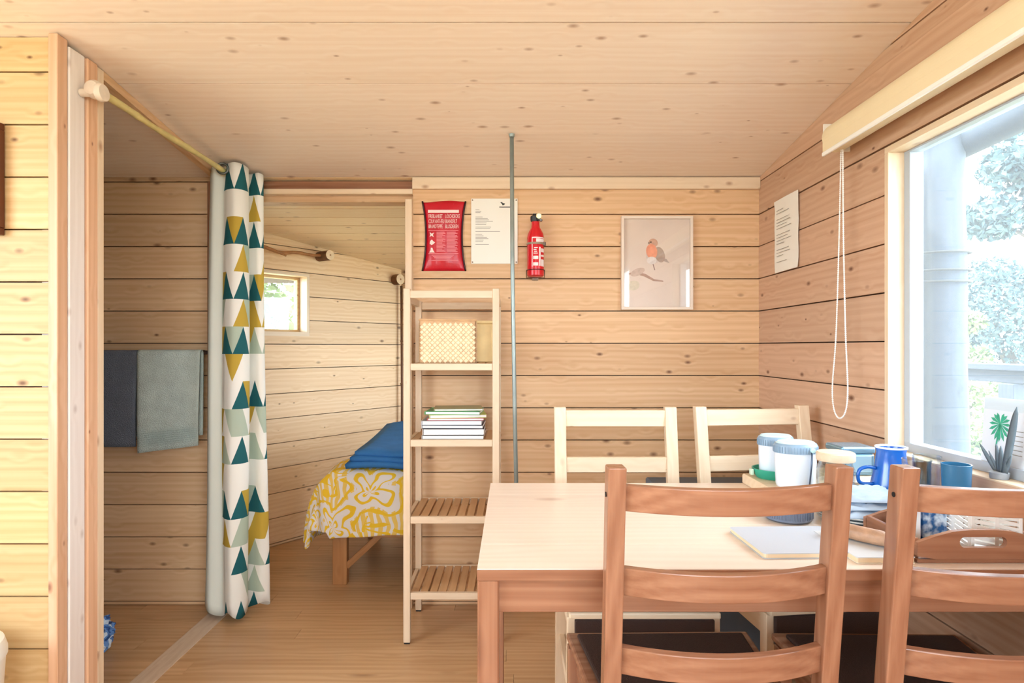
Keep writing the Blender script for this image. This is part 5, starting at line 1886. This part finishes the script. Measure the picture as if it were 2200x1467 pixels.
for z in (1.54, 1.585, 1.655):
    tube('rope_band', [(0.094 * math.cos(a), 0.094 * math.sin(a), z + 0.004 * math.sin(a)) for a in [2 * PI * i / 24 for i in range(24)]], 0.0055, plain('rope', (64, 64, 62), 0.8), pst, closed=True, seg=6)
tube('downpipe', [(-0.115, -0.02, 0), (-0.115, -0.02, 2.02)], 0.020, plain('pipe_pale', (92, 98, 106), 0.4), pst, seg=14)
bm_ = thing('porch_beam', 'rough grey beam of the porch roof seen through the window top', 'beam', (1.84, 1.4, 2.00))
tube('beam', [(-0.05, -3.5, 0.02), (-0.06, 0.0, 0.0), (-0.02, 1.1, -0.02), (0.0, 2.2, -0.02)], [0.066, 0.064, 0.062, 0.066], GWY, bm_, seg=14)
dk = thing('porch_deck', 'grey board deck outside the right wall', 'deck', (2.0, 1.5, -0.12))
for k in range(10):
    box('board', (-0.78 + 0.14 * k, -3.5, -0.03), (-0.645 + 0.14 * k, 3.5, 0), GWY, dk, 0.003)
rl = thing('porch_railing', 'grey wooden railing of the porch seen through the window', 'railing', (2.62, 1.8, -0.12))
box('top_rail', (-0.05, -3.4, 1.155), (0.05, 3.4, 1.19), GWY, rl, 0.004)
box('handrail', (-0.02, -3.4, 1.09), (0.02, 3.4, 1.154), GWY, rl, 0.003)
box('lower_rail', (-0.02, -3.4, 0.15), (0.02, 3.4, 0.20), GWY, rl, 0.003)
for y in (-3.2, -2.0, -0.8, 0.4, 1.33, 2.4, 3.3):
    box('post', (-0.048, y - 0.05, 0), (0.048, y + 0.05, 1.089), GW, rl, 0.004)


def tree(nm, label, base, trunk_h, crowns, nleaf, leaf, mat, seed, trunk=True, cat='tree'):
    rnd = random.Random(seed)
    t = thing(nm, label, cat, base)
    bark = plain('bark', (96, 88, 78), 0.9, var=0.2, vscale=10)
    cz_ = sum(c[2] for c in crowns) / len(crowns)
    cx_ = sum(c[0] for c in crowns) / len(crowns); cy_ = sum(c[1] for c in crowns) / len(crowns)
    if trunk:
        tube('trunk', [(0, 0, 0), (0.05, 0.03, trunk_h * 0.5), (cx_ * 0.4, cy_ * 0.4, trunk_h)], [0.14, 0.11, 0.07], bark, t, seg=10)
    for c in crowns[:7]:
        tube('branch', [(cx_ * 0.2, cy_ * 0.2, trunk_h * 0.7 if trunk else 0.05), ((c[0] + cx_ * 0.3) * 0.6, (c[1] + cy_ * 0.3) * 0.6, (c[2] + trunk_h * 0.7) / 2), (c[0], c[1], c[2])], [0.035, 0.02, 0.008], bark, t, seg=6)
    vs, fs = [], []
    for i in range(nleaf):
        c = crowns[rnd.randrange(len(crowns))]
        d = Vector((rnd.gauss(0, 1), rnd.gauss(0, 1), rnd.gauss(0, 1))).normalized() * (rnd.random() ** 0.4)
        p = Vector((c[0] + d.x * c[3], c[1] + d.y * c[3], c[2] + d.z * c[3] * 0.75))
        a = Vector((rnd.gauss(0, 1), rnd.gauss(0, 1), rnd.gauss(0, 1))).normalized()
        b = a.cross(Vector((rnd.gauss(0, 1), rnd.gauss(0, 1), rnd.gauss(0, 1)))).normalized()
        s_ = leaf * rnd.uniform(0.7, 1.4)
        k0 = len(vs)
        vs += [tuple(p - a * s_), tuple(p + b * s_ * 0.45), tuple(p + a * s_), tuple(p - b * s_ * 0.45)]
        fs.append((k0, k0 + 1, k0 + 2, k0 + 3))
    me = bpy.data.meshes.new('foliage'); me.from_pydata(vs, [], fs)
    linkobj('foliage', me, mat, t)['kind'] = 'stuff'


def leafmat(nm, c):
    m = plain(nm, c, 0.7, var=0.35, vscale=3.0, spec=0.2)
    return m


LG = leafmat('leaf_bluegreen', (74, 96, 98))
LY = leafmat('leaf_yellowgreen', (108, 124, 76))
LP = leafmat('leaf_dark', (70, 96, 78))
tree('overhanging_tree', 'leafy branch of a nearby tree hanging into the upper window', (5.6, 4.6, -0.7), 3.2,
     [(-1.45, 0.3, 3.35, 0.30), (-1.15, 0.1, 3.15, 0.36), (-1.5, 0.5, 2.95, 0.25), (-0.8, 0.2, 3.5, 0.45), (-0.5, 0, 3.2, 0.5), (-0.2, 0.2, 3.9, 0.7), (-1.25, 0.35, 3.6, 0.22)], 8500, 0.038, LG, 3)
tree('garden_tree', 'pale bushy tree in the garden behind the railing', (8.1, 9.6, -0.7), 1.8,
     [(-0.4, 0, 2.3, 0.75), (-1.0, 0.1, 1.9, 0.6), (-0.2, 0.3, 2.9, 0.6), (0.5, 0, 2.5, 0.9), (-1.2, 0, 2.4, 0.35), (0.3, -0.2, 1.6, 0.8)], 12000, 0.048, LG, 5)
tree('garden_shrub', 'yellow green shrub behind the porch railing posts', (5.6, 6.6, -0.7), 0.8,
     [(-0.2, 0, 0.8, 0.6), (0.4, 0.2, 0.9, 0.7), (-0.7, 0.1, 0.6, 0.5), (0.2, 0, 1.3, 0.5)], 7000, 0.04, LY, 7, False, 'shrub')
tree('garden_shrub', 'slender yellow shrub left of the pale garden tree', (6.35, 8.3, -0.7), 1.0,
     [(0.0, 0, 1.2, 0.35), (0.05, 0.1, 1.7, 0.28), (-0.05, 0, 2.2, 0.22), (0.0, 0, 0.7, 0.4)], 1800, 0.05, LY, 8, False, 'shrub')
tree('birch_tree', 'green tree outside the small window of the sleeping corner', (-3.0, 6.0, -0.7), 1.8,
     [(0.3, 0, 1.9, 0.6), (-0.4, 0.2, 2.4, 0.7), (0.5, -0.3, 2.5, 0.5), (0.1, 0.1, 1.3, 0.6), (-0.7, -0.3, 1.7, 0.6), (0.6, 0.6, 2.0, 0.6)], 3600, 0.06, LY, 11)
